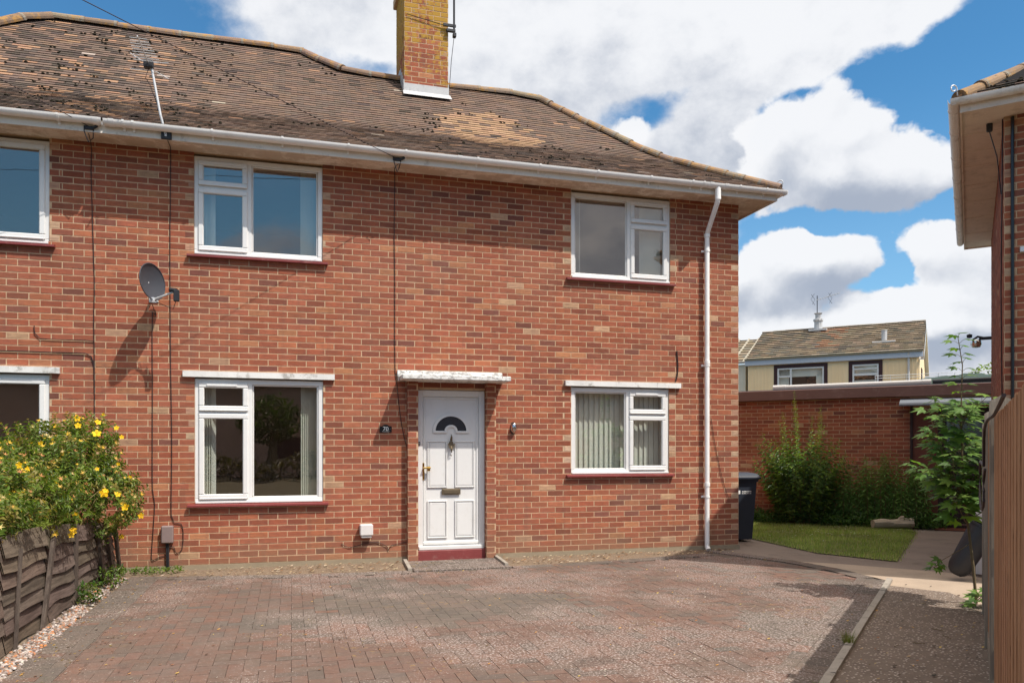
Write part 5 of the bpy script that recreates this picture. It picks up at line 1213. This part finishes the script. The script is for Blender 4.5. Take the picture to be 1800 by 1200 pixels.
stuff(twig.build('twigs', 'bark'), 'short dark twigs lying on the rough pavement beside the timber fence', 'twigs')

# ================================================================== BIN, LOG, TUBS
wb = thing('wheelie_bin', 'dark blue grey wheelie bin standing behind the right corner of the house', 'bin', (6.72, .98, -.012), R(-3))
m2 = MB()
def tap(z): k = z/1.0; return .235+.045*k, .255+.075*k
def ringb(z, e=0): hx, hy = tap(z); return [(-hx-e, -hy-e, z), (hx+e, -hy-e, z), (hx+e, hy+e, z), (-hx-e, hy+e, z)]
zs = [.03, .3, .6, .86, .93]
for i in range(len(zs)-1):
    A, B = ringb(zs[i]), ringb(zs[i+1])
    for k in range(4): m2.face([A[k], A[(k+1) % 4], B[(k+1) % 4], B[k]])
m2.face(ringb(.03)[::-1]); A, B, C = ringb(.93), ringb(.93, .018), ringb(.985, .02)
for k in range(4): m2.face([A[k], A[(k+1) % 4], B[(k+1) % 4], B[k]]); m2.face([B[k], B[(k+1) % 4], C[(k+1) % 4], C[k]])
m2.face(C); m2.build('body', 'bin', wb)
m2 = MB(); m2.prism([(-.36, .985), (-.375, 1.0), (-.36, 1.03), (-.25, 1.06), (0, 1.075), (.2, 1.07), (.36, 1.04), (.37, .99)], -.305, .305); 
m2.box(-.32, .32, -.385, -.36, .975, 1.01, bev=.006); m2.build('lid', 'bin', wb)
m2 = MB(); m2.tube([(-.27, .385, 1.0), (.27, .385, 1.0)], .016, 8); m2.build('handle', 'bin', wb)
for x in (-.26, .26):
    m2 = MB(); m2.lathe([(0, -.025), (.09, -.025), (.1, -.018), (.1, .018), (.09, .025), (0, .025)], 0, 0, 18, T=lambda p: (x+p[2], .24+p[0], .10+p[1])); m2.build('wheel', 'dkplastic', wb, smooth=True)
hx, hy = tap(.76)                                                 # white council lettering too small to read, two lines and a badge
for (z0_, z1_, k_, sh) in ((.775, .792, 9, .003), (.748, .760, 9, -.001)):
    m2 = MB(); m2.box(.03, .03+k_*.018, -hy-sh-.0002, -hy-sh, z0_, z0_+.002)
    for i in range(k_): m2.box(.03+i*.018, .042+i*.018, -hy-sh-.0015, -hy-sh, z0_, z1_-(.004 if i % 3 == 1 else 0))
    m2.build('lettering', 'num', wb)
m2 = MB(); m2.box(-.03, .0, -hy-.004, -hy-.002, .745, .80); m2.build('badge', 'num', wb)
lg = MB(); P = []
pts = [Vector((-.36, 0, .085)), Vector((-.2, .0, .095)), Vector((0, .01, .088)), Vector((.18, 0, .10)), Vector((.36, 0, .095))]
n = 14; rr = [.075, .085, .07, .098, .088]; rings = []
for i, p in enumerate(pts): rings.append([p+Vector((U(-.01, .01), math.cos(2*math.pi*k/n)*rr[i]*U(.8, 1.15), math.sin(2*math.pi*k/n)*rr[i]*U(.8, 1.12))) for k in range(n)])
for i in range(4):
    for k in range(n): lg.face([rings[i][k], rings[i][(k+1) % n], rings[i+1][(k+1) % n], rings[i+1][k]])
lg.face(rings[0]); lg.face(rings[-1][::-1]); lg.tube([(.14, 0, .16), (.16, -.02, .20), (.19, -.03, .215)], .03, 7, rs=[.05, .04, .02])
o = lg.build('log', 'log', smooth=True); o.location = (10.42, 1.62, .0); o.rotation_euler = (0, 0, R(-15)); tag(o, 'short bare log lying on the far edge of the lawn', 'log')
tb = thing('plastic_tub', 'dark rounded plastic tub leaning on the neighbour side wall, nearest of the leaning things', 'tub', (7.02, -3.10, -.02), FA)
def lean(p, a=R(27), oy=0, ox=0):
    return (p[0]+ox, -p[2]*math.sin(a)+p[1]*math.cos(a)+oy, p[2]*math.cos(a)+p[1]*math.sin(a)+.10)
m2 = MB(); m2.lathe([(0, -.03), (.06, -.025), (.10, .01), (.12, .07), (.125, .2), (.135, .42), (.14, .56), (.15, .565), (.15, .585), (.125, .585), (.12, .4), (.10, .1), (0, .08)], 0, 0, 22, T=lean); m2.build('tub_body', 'dkplastic', tb, smooth=True)
m2 = MB(); m2.tube([lean((-.08, .14, .54)), lean((-.07, .17, .56)), lean((.07, .17, .56)), lean((.08, .14, .54))], .01, 8); m2.build('tub_handle', 'dkplastic', tb)
for i, (dx, lb) in enumerate(((.55, 'grey plank leaning on the neighbour side wall just behind the tub'), (.72, 'dark plank leaning on the neighbour side wall, furthest behind the tub'))):
    m2 = MB(); a = R(27+i*4); m2.box(-.06, .06, -.012, .012, 0, .95, T=lambda p: (p[0], -p[2]*math.sin(a)+p[1], p[2]*math.cos(a)), col=(.8, .8, .8)); o = m2.build('plank', 'greywood' if i == 0 else 'larchv'); b_ = Vector((7.31, -3.43, 0))+KD*dx+KN*.44; o.location = (b_.x, b_.y, 0); o.rotation_euler = (0, 0, FA); tag(o, lb, 'plank', 'planks behind the tub')
m2 = MB(); m2.box(-.07, .07, -.03, .0, 0, .92, bev=.006); m2.box(-.055, -.045, -.034, -.028, .05, .9); o = m2.build('white_panel', 'ventw'); b_ = Vector((7.31, -3.43, 0))+KD*.5+KN*.2; o.location = (b_.x, b_.y, 0); o.rotation_euler = (0, 0, FA+R(60)); tag(o, 'narrow pale plastic panel propped upright behind the sapling by the neighbour wall', 'panel')

# ================================================================== NEIGHBOUR HOUSE (right)
RH = thing('brick_house', 'neighbouring red brick house with deep eaves at the right edge', 'house', (7.31, -3.43, 0), FA-math.pi/2)
# local x: along its front (to the right/near), local y: along its side (away)
m2 = MB(); brickwall(m2, (0, 0, 0), (1, 0, 0), (0, -1, 0), 0, 2.6, .045, 4.98, start=0, buffends=[(0, .8)]); brickwall(m2, (0, 5.67, 0), (0, -1, 0), (-1, 0, 0), 0, 5.67, .045, 4.98, start=5.67, buffends=[(5.67, .5)])
m2.face([(2.6, 0, 0), (9, 0, 0), (9, 0, 5), (2.6, 0, 5)], 1); m2.face([(9, 0, 0), (9, 5.67, 0), (9, 5.67, 5), (9, 0, 5)], 1); m2.face([(9, 5.67, 0), (0, 5.67, 0), (0, 5.67, 5), (9, 5.67, 5)], 1)
m2.box(.002, 9, .002, 5.6, -.1, .044, 1)
m2.build('wall', ['brick', 'mortar'], RH)
o_ = .385
m2 = MB(); m2.box(-o_, 9.3, -o_, .003, 4.965, 4.985); m2.box(-o_, .003, .004, 5.67+o_, 4.965, 4.985); 
for y in (.35, .95, 1.5, 2.3, 3.1, 4.0, 5.0): m2.box(-o_+.002, -.004, y-.006, y+.006, 4.960, 4.966)
m2.build('soffit', 'rhsoffit', RH)
m2 = MB(); m2.box(-o_-.02, 9.3, -o_-.02, -o_, 4.945, 5.075); m2.box(-o_-.02, -o_, -o_+.001, 5.67+o_, 4.945, 5.075); m2.box(-o_-.02, .2, 5.67+o_, 5.67+o_+.02, 4.945, 5.075); m2.build('fascia', 'rhsoffit', RH)
gt = thing_child('gutter', RH); m2 = MB(); gy = -o_-.075
m2.prism([(gy+y, 5.07+z) for y, z in gp], gy-.03, 9.3); m2.prism([(gy+y, 5.07+z) for y, z in gp], gy-.03, 5.67+o_, T=lambda p: (p[1], p[0], p[2])); m2.build('gutter_run', 'rhgutter', gt, smooth=True)
for x in (-.28, .05, .9, 1.8): b_ = MB(); b_.prism([(gy+y, 5.071+z) for y, z in gutter_profile(.061)], x-.014, x+.014); b_.build('gutter_bracket', 'rhgutter', gt)
for y in (-.2, .45, 1.35, 2.2, 3.1, 4.0, 5.0): b_ = MB(); b_.prism([(gy+yy, 5.071+z) for yy, z in gutter_profile(.061)], y-.014, y+.014, T=lambda p: (p[1], p[0], p[2])); b_.build('gutter_bracket', 'rhgutter', gt)
class RC2(RC):
    def __call__(s, x, y): 
        return jit((.05, .042, .036), .25) if rnd() < .45 else (jit((.34, .18, .09), .2) if rnd() < .35 else jit((.17, .12, .09), .25))
    def mossy(s, x, y): return .8
rr2 = thing_child('roof', RH); tl = MB(); ms = MB(); pf = lambda s: 5.08+.62*s+.06*s*s; e_ = -o_-.06
tileplane(tl, ms, lambda x, s, z: Vector((x, e_+s, z)), lambda s: e_+s, lambda s: 4.2, pf, 2.9, RC2(), mossn=.6)
tileplane(tl, None, lambda x, s, z: Vector((e_+s, x, z)), lambda s: e_+s, lambda s: 5.67+o_+.05-s, pf, 2.9, RC2())
tl.build('roof_tiles', 'tile', rr2); x_ = ms.build('moss', 'moss', rr2); x_['kind'] = 'stuff'
m2 = MB(); ridgeline(m2, [(e_+s, e_+s, pf(s)+.03) for s in [0.03+.3*i for i in range(10)]], .095, .28, lc); m2.build('hip_tiles', 'ridge', rr2)
m2 = MB(); m2.face([(e_, e_, 5.06), (9.3, e_, 5.06), (9.3, e_+2.9, pf(2.9)-.02), (e_+2.9, e_+2.9, pf(2.9)-.02)]); m2.face([(e_, e_, 5.06), (e_+2.9, e_+2.9, pf(2.9)-.02), (e_+2.9, 6.05-2.9, pf(2.9)-.02), (e_, 6.05, 5.06)]); m2.face([(e_, 6.05, 5.06), (e_+2.9, 3.15, pf(2.9)-.02), (9.3, 3.15, pf(2.9)-.02), (9.3, 6.05, 5.06)]); m2.face([(e_+2.9, e_+2.9, pf(2.9)-.02), (9.3, e_+2.9, pf(2.9)-.02), (9.3, 3.15, pf(2.9)-.02), (e_+2.9, 3.15, pf(2.9)-.02)]); m2.build('roof_backing', 'dark', rr2)
m2 = MB(); scroll(m2, (e_+.02, e_+.02, 5.10), (-.707, -.707, 0), 1.0); m2.build('hip_iron', 'alu', RH)
m2 = MB(); m2.tube([(.075, -.03, 4.94), (.075, -.03, .05)], .017, 10); m2.build('service_pipe', 'blackgloss', RH)
m2 = MB(); m2.tube([(-.014, .02, 4.95), (-.016, .05, 4.2), (-.02, .25, 3.2), (-.014, .15, 2.0), (-.014, .2, .4)], .007, 6); m2.build('side_cable', 'black', RH)
m2 = MB(); m2.box(-.16, -.10, .10, .16, 4.88, 4.965, bev=.01); m2.tube([(-.13, .13, 4.88), (-.06, .14, 4.6), (-.02, .2, 4.2)], .006, 5); m2.build('cable_junction', 'dkplastic', RH)
m2 = MB(); m2.box(.14, .6, -.03, -.006, 3.50, 3.56, bev=.006); m2.build('meter_bracket', 'alu', RH)
se = thing('security_light', 'black security floodlight with sensor on the far corner of the right house', 'security light', (11.38, .42, 3.28), FA-math.pi/2)
m2 = MB(); m2.box(-.20, -.0, -.03, .03, .0, .05, bev=.008); m2.tube([(-.12, 0, .03), (-.22, 0, .06), (-.30, 0, .0)], .02, 8); m2.build('bracket', 'dkplastic', se)
m2 = MB(); m2.lathe([(0, -.08), (.06, -.07), (.085, -.02), (.08, .03), (.05, .06), (0, .07)], -.24, 0, 14, T=lambda p: (p[0], p[1], p[2]-.05)); m2.build('lamp_head', 'chrome', se, smooth=True)
m2 = MB(); m2.lathe([(0, -.04), (.04, -.03), (.045, .02), (0, .04)], -.34, 0, 10, T=lambda p: (p[0], p[1], p[2]+.08)); m2.build('sensor', 'dkplastic', se, smooth=True)

# ================================================================== FLAT ROOFED GARAGE
GA = FA-math.pi/2
ga = thing('brick_garage', 'flat roofed red brick garage with brown fascia behind the small lawn', 'garage', (11.68, 1.537, 0), GA)
m2 = MB(); brickwall(m2, (0, 0, 0), (1, 0, 0), (0, -1, 0), -7.0, -.70, .0, 2.43, start=-.70, dk=1.12)
m2.face([(-7, 0, 0), (-7, 0, 2.43), (-7, 5, 2.43), (-7, 5, 0)], 1); m2.face([(2.2, 0, 2.2), (2.2, 5, 2.2), (2.2, 5, 0), (2.2, 0, 0)], 1); m2.face([(.62, .0, 0), (2.2, 0, 0), (2.2, 0, 2.43), (.62, 0, 2.43)], 1); m2.face([(-.7, 0, 2.2), (.62, 0, 2.2), (.62, 0, 2.43), (-.7, 0, 2.43)], 1)
m2.face([(-7, 5, 0), (-7, 5, 2.4), (2.2, 5, 2.4), (2.2, 5, 0)], 1)
m2.build('wall', ['brick', 'mortar'], ga)
m2 = MB(); m2.box(-7.1, 2.3, -.10, 5.1, 2.415, 2.62, bev=.01); m2.build('roof_fascia', 'brownpaint', ga)
m2 = MB(); m2.box(-7.05, 2.25, -.05, 5.05, 2.622, 2.635); m2.build('flat_roof', 'greyroof', ga)
m2 = MB(); m2.box(-.66, -.24, .02, .06, 0, 2.2); m2.build('side_panel', 'redwood', ga)
m2 = MB(); m2.box(-.70, -.655, -.03, .07, 0, 2.25, bev=.005); m2.box(-.24, -.19, -.02, .09, 0, 2.2, bev=.005); m2.box(.57, .62, -.02, .09, 0, 2.2, bev=.005); m2.build('door_frame', 'darkdoor', ga)
dd = thing_child('garage_door', ga); m2 = MB(); m2.box(-.19, .57, .05, .09, .05, 2.2)
for i in range(5): m2.box(-.15+i*.145, -.15+i*.145+.12, .038, .051, .12, 1.0, bev=.008)
m2.build('door_leaf', 'darkdoor', dd); m2 = MB(); m2.box(-.1, .48, .04, .049, 1.15, 2.0); m2.build('door_pane', plain('dark_door_glass', (.03, .03, .035), .1, .6), dd)
m2 = MB(); m2.box(-.26, .62, -.16, .03, -.01, .06, bev=.01); m2.build('door_step', 'darkdoor', ga)
m2 = MB(); m2.prism([(.0, 2.36), (.0, 2.385), (-.42, 2.25), (-.42, 2.225)], -.86, 1.5); m2.build('porch_canopy', 'greyroof', ga)
m2 = MB(); m2.box(-.27, .25, -.62, -.25, -.012, .012, bev=.005); o = m2.build('door_mat', 'redwood'); o.location = ga.location; o.rotation_euler = ga.rotation_euler; tag(o, 'small brown door mat on the path at the garage door', 'door mat')
def onG(x, y, z): 
    r_ = Matrix.Rotation(GA, 4, 'Z') @ Vector((x, y, 0)); return Vector((11.68+r_.x, 1.537+r_.y, z))
m2 = MB(); m2.tube([(-2.85, 0, 0), (-2.6, 0, 0)], .052, 12); m2.tube([(-2.62, 0, 0), (.0, 0, 0)], .045, 12); m2.tube([(-.15, 0, 0), (.0, 0, 0)], .052, 12); o = m2.build('pale_pipe', 'pipegrey', smooth=True); o.location = onG(-.35, .03, 2.685); o.rotation_euler = (0, 0, GA); tag(o, 'long pale grey plastic pipe lying along the edge of the garage roof', 'pipe')
m2 = MB(); m2.tube([(0, 0, 0), (2.3, 0, 0)], .042, 12); o = m2.build('dark_pipe', 'blackgloss', smooth=True); o.location = onG(-.33, .05, 2.685); o.rotation_euler = (0, 0, GA); tag(o, 'dark glossy pipe continuing along the garage roof edge above the door', 'pipe')
tp = MB(); nx_, ny_ = 60, 20
def tz(i, j): x = i/nx_; y = j/ny_; return .03+(.27*math.sin(math.pi*min(1, x*1.02))**.5*math.sin(math.pi*y)**.5)*(.75+.35*mnoise.noise(Vector((x*7, y*3, 2)))+.22*mnoise.noise(Vector((x*23, y*9, 6))))
for i in range(nx_):
    for j in range(ny_): tp.face([(a/nx_*4.4, b/ny_*1.6, tz(a, b)) for a, b in ((i, j), (i+1, j), (i+1, j+1), (i, j+1))])
o = tp.build('tarpaulin', 'tarp', smooth=True); o.location = onG(-1.3, .35, 2.63); o.rotation_euler = (0, 0, GA); tag(o, 'crumpled dark green tarpaulin heaped on the garage roof', 'tarpaulin')
rl = MB(); 
for z in (.0, .055): rl.tube([(0, 0, z+.02), (4.2, 0, z+.02)], .006, 5)
for k in range(15): rl.tube([(k*.3, 0, -.14), (k*.3, 0, .075)], .006, 5)
o = rl.build('wire_rail', 'alu'); o.location = onG(-1.5, 2.1, 2.94); o.rotation_euler = (0, 0, GA); tag(o, 'thin metal rail standing behind the green tarpaulin', 'rail')

# ================================================================== FAR CREAM HOUSE
Lf = Vector((17.611, 17.393, 0)); fd = Vector((.70, -.714, 0)); FAa = math.atan2(fd.y, fd.x)
fh = thing('cream_house', 'cream clad house with brown tiled roof beyond the garage', 'house', tuple(Lf), FAa)
LEN = 6.09
def rp(px, py, w_):                      # roof ridge fit for far roof: point w_ behind the eave line
    nb = Vector((-fd.y, fd.x, 0)); return nb*w_
RW, RZ = 3.0, 6.47; EXT = .12
m2 = MB(); RWr = 2.8
tlp = MB()
class FC:
    def __call__(s, x, y): return jit(random.choice([(.23, .185, .13), (.20, .165, .12), (.26, .20, .14), (.17, .15, .12)]), .14) if not (2.4 < x < 3.4 and y > .8 and rnd() < .5) else jit((.30, .17, .11), .15)
    def mossy(s, x, y): return 0
pf2 = lambda s: 5.02+(RZ-5.02)/RW*s
tileplane(tlp, None, lambda x, s, z: Vector((x, s-.05, z)), lambda s: -.05, lambda s: LEN+EXT, pf2, RW, FC(), gauge=.23, width=.30, lift=.05)
fr2 = thing_child('roof', fh); tlp.build('roof_tiles', 'conctile', fr2)
m2 = MB(); m2.face([(-.05, -.05, 4.99), (LEN+EXT, -.05, 4.99), (LEN+EXT, RW-.05, RZ-.03), (-.05, RW-.05, RZ-.03)]); m2.face([(-.05, RW-.05, RZ), (LEN+EXT, RW-.05, RZ), (LEN+EXT, 6.2, 4.9), (-.05, 6.2, 4.9)]); m2.build('roof_backing', 'maroon', fr2)
m2 = MB(); ridgeline(m2, [(-.05, RW-.05, RZ+.02), (LEN+EXT, RW-.05, RZ+.02)], .09, .45, lambda: jit((.2, .17, .13), .15)); m2.build('ridge_tiles', 'conctile', fr2)
m2 = MB(); m2.box(-.1, LEN+EXT, -.12, -.06, 4.76, 4.99, bev=.01); m2.build('fascia', plain('pale_blue_grey_paint', (.52, .56, .62), .5, .4, .1), fh)
m2 = MB(); m2.prism([(-.16+y, 5.03+z) for y, z in gutter_profile(.06)], -.1, LEN+EXT); m2.build('gutter', plain('lichened_gutter', (.40, .36, .27), .8, .2, .3, 9), fh)
m2 = MB(); hs = [(1.0, 2.98, 3.45, 4.74), (3.72, 4.88, 3.45, 4.74)]
cellwall(m2, Vector((0, 0, 0)), Vector((1, 0, 0)), 0, LEN, 0, 4.95, hs, 0)
x = .0
while x < LEN-.06:
    if not any(h[0]-.1 < x < h[1]+.05 for h in hs): m2.box(x, x+.035, -.022, -.001, 0, 4.9)
    x += .13
m2.face([(LEN, 0, 0), (LEN, 6, 0), (LEN, 6, 5.0), (LEN, 3, RZ-.1), (LEN, 0, 5.0)]); m2.face([(0, 0, 0), (0, 0, 5), (0, 3, RZ-.1), (0, 6, 5), (0, 6, 0)]); m2.face([(0, 6, 0), (0, 6, 5), (LEN, 6, 5), (LEN, 6, 0)]); m2.build('wall', 'cream', fh)
m2 = MB(); 
for (ya, za, yb2, zb2) in ((-.12, 4.86, RW-.05, RZ+.0), (6.2, 4.75, RW-.05, RZ+.0)):
    m2.face([(LEN+EXT+.03, ya, za), (LEN+EXT+.03, yb2, zb2), (LEN+EXT+.03, yb2, zb2-.24), (LEN+EXT+.03, ya, za-.20)]); m2.face([(LEN+EXT+.03, ya, za-.2), (LEN+EXT+.03, yb2, zb2-.24), (LEN, yb2, zb2-.24), (LEN, ya, za-.2)])
m2.build('bargeboard', 'upvc', fh)
for h, kind in ((hs[0], 0), (hs[1], 1)):
    wn = thing_child('window', fh); m2 = MB(); frame_rect(m2, h[0], h[1], h[2], h[3], .13, -.03, .1, .004); m2.build('surround', 'maroon', wn)
    m2 = MB(); a, b, c, d = h[0]+.13, h[1]-.13, h[2]+.13, h[3]-.13; frame_rect(m2, a, b, c, d, .06, -.01, .07, .004)
    if kind == 0: m2.box(a+.48, a+.54, -.005, .06, c, d); m2.box(a, a+.5, -.005, .06, d-.36, d-.30)
    else: m2.box(a, b, -.005, .06, d-.42, d-.34); m2.box(a+.06, b-.06, -.03, .05, d-.2, d-.16)
    m2.build('frame', 'upvc', wn)
    m2 = MB(); m2.face([(a, .05, c), (b, .05, c), (b, .05, d), (a, .05, d)]); m2.build('glass_pane', 'glass', wn)
    m2 = MB(); m2.face([(a, .12, d-.35), (b, .12, d-.35), (b, .12, d), (a, .12, d)]); 
    if kind == 0: m2.face([(a, .12, c), (a+.42, .12, c), (a+.42, .12, d), (a, .12, d)]); m2.face([(b-.3, .12, c), (b, .12, c), (b, .12, d), (b-.3, .12, d)])
    else: m2.face([(a, .13, c), (b, .13, c), (b, .13, c+.45), (a, .13, c+.45)])
    m2.build('curtain', 'blind', wn)
    m2 = MB(); m2.box(a-.05, b+.05, .2, 1.5, c-.1, d+.1); m2.build('dark_room', 'dark', wn)
m2 = MB(); m2.tube([(LEN-.35, -.12, 4.95), (LEN-.35, -.05, 4.75), (LEN-.35, -.05, 2.4)], .04, 8); m2.build('downpipe', 'pipegrey', fh)
m2 = MB(); m2.box(LEN+.001, LEN+.03, 1.3, 2.1, 3.3, 4.5); m2.build('gable_window', 'maroon', fh)
m2 = MB(); m2.lathe([(.10, 5.4), (.10, 5.95), (.11, 5.96), (.11, 5.99), (0, 5.99)], 4.85, 1.15, 10); m2.box(4.45, 5.25, .85, 1.3, 5.40, 5.55); m2.build('vent_pipe', 'lead', fh)
m2 = MB(); m2.lathe([(.17, 6.2), (.16, 6.75), (.2, 6.78), (.2, 6.85), (.12, 6.88), (.12, 7.05), (.17, 7.1), (0, 7.12)], 2.25, RW-.25, 10); m2.box(1.9, 2.6, RW-.5, RW, 6.35, 6.43); m2.build('flue', 'lead', fh)
p3 = fh.matrix_world
def onF(x, y, z): r_ = Matrix.Rotation(FAa, 4, 'Z') @ Vector((x, y, 0)); return Vector((Lf.x+r_.x, Lf.y+r_.y, z))
a3 = thing('tv_aerial', 'small television aerial on the flue of the cream house roof', 'aerial', tuple(onF(2.25, RW-.2, 6.9)), FAa)
m2 = MB(); m2.tube([(-.05, 0, 0), (-.05, 0, .95)], .018, 6); m2.build('mast', 'dkplastic', a3)
m2 = MB(); m2.tube([(-.1, -.05, .75), (.85, -.28, .92)], .010, 6); 
for k in range(9): c = Vector((-.0+k*.098, -.075-k*.024, .77+k*.018)); m2.tube([c+Vector((0, 0, -.06)), c+Vector((0, 0, .06))], .006, 4)
m2.build('boom', 'alu', a3)
for sx in (-.22, 0.45):
    m2 = MB(); m2.tube([(sx-.06, -.0, 1.02), (sx+.08, 0, .8), (sx-.02, 0, .6)], .008, 4); m2.tube([(sx+.06, .0, 1.04), (sx-.08, 0, .82), (sx+.08, 0, .57)], .008, 4); m2.build('reflector_grid', 'dkplastic', a3)
# second terrace unit to the left
f2 = thing('terrace_house', 'pale clad terrace house with corrugated grey roof left of the cream house', 'house', tuple(Lf+fd*-.12+Vector((.15, .2, 0))), FAa)
tlp = MB(); pf3 = lambda s: 4.93+(6.25-4.93)/3*s
tileplane(tlp, None, lambda x, s, z: Vector((x, s-.05, z)), lambda s: -5, lambda s: .55 if s > 1 else .12, pf3, RW, FC(), gauge=.35, width=.30, lift=.04)
for k in range(9):
    x = -.1-k*.42; tlp.tube([(x, -.05, pf3(0)+.02), (x, RW-.05, pf3(RW)+.03)], .045, 6, col=(.34, .31, .25))
tlp.build('roof', 'conctile', f2)
m2 = MB(); m2.box(-5, -.0, .0, 5, 0, 4.86)
for k in range(24): m2.box(-.1-k*.13, -.07-k*.13, -.02, .001, 0, 4.8)
m2.build('wall', 'cream2', f2)
m2 = MB(); m2.prism([(-.12+y, 4.95+z) for y, z in gutter_profile(.06)], -5, -.0); m2.build('gutter', 'pipegrey', f2)

# ================================================================== ACROSS THE ROAD (only mirrored in the lower windows)
oh = thing('opposite_house', 'dark brick house across the road, mirrored in the lower windows', 'house', (-2, -34, 0))
m2 = MB(); m2.box(-14, 30, -7, 0, 0, 4.9); m2.build('wall', plain('brown_brick_far', (.50, .34, .28), .9, .1, .4, 3), oh)
m2 = MB(); m2.prism([(.5, 4.85), (-3.5, 7.9), (-7.5, 4.85)], -14.5, 30.5); m2.build('roof', plain('dark_roof_far', (.22, .16, .14), .9, .1, .3, 3), oh)
for x in (-7, -3.5, 1, 5):
    m2 = MB(); m2.box(x, x+1.5, .01, .05, .9, 2.1); m2.build('window', 'maroon', oh)
hg = thing('hedge', 'dense green hedge across the road, mirrored in the lower windows', 'hedge', (0, -28, 0)); fl = MB()
for i in range(5000):
    x = U(-16, 18); z = U(0, 1)**.7*(1.1+.7*mnoise.noise(Vector((x*.35, 0, 0)))); leaf(fl, Vector((x, U(-.5, .5), z)), rdir(), Vector((0, 0, 1)), U(.15, .3), .14, jit((.07, .06, .035), .35))
fl.build('foliage', 'leaf', hg)
tr_ = thing('garden_tree', 'broad tree across the road, mirrored in the lower left window', 'tree', (-1.0, -31, 0)); fl = MB(); st = MB(); st.tube([(0, 0, 0), (.1, 0, 2), (.3, .1, 3.4)], .15, 8, rs=[.2, .14, .05])
for i in range(1400):
    d = rdir(); k = U(.5, 1.05); leaf(fl, Vector((d.x*1.6*k, d.y*1.5*k, 2.9+d.z*1.2*k)), rdir(), Vector((0, 0, 1)), U(.16, .3), .15, jit(random.choice([(.03, .055, .018), (.05, .08, .02)]), .3))
fl.build('crown', 'leaf', tr_); st.build('trunk', 'bark', tr_)
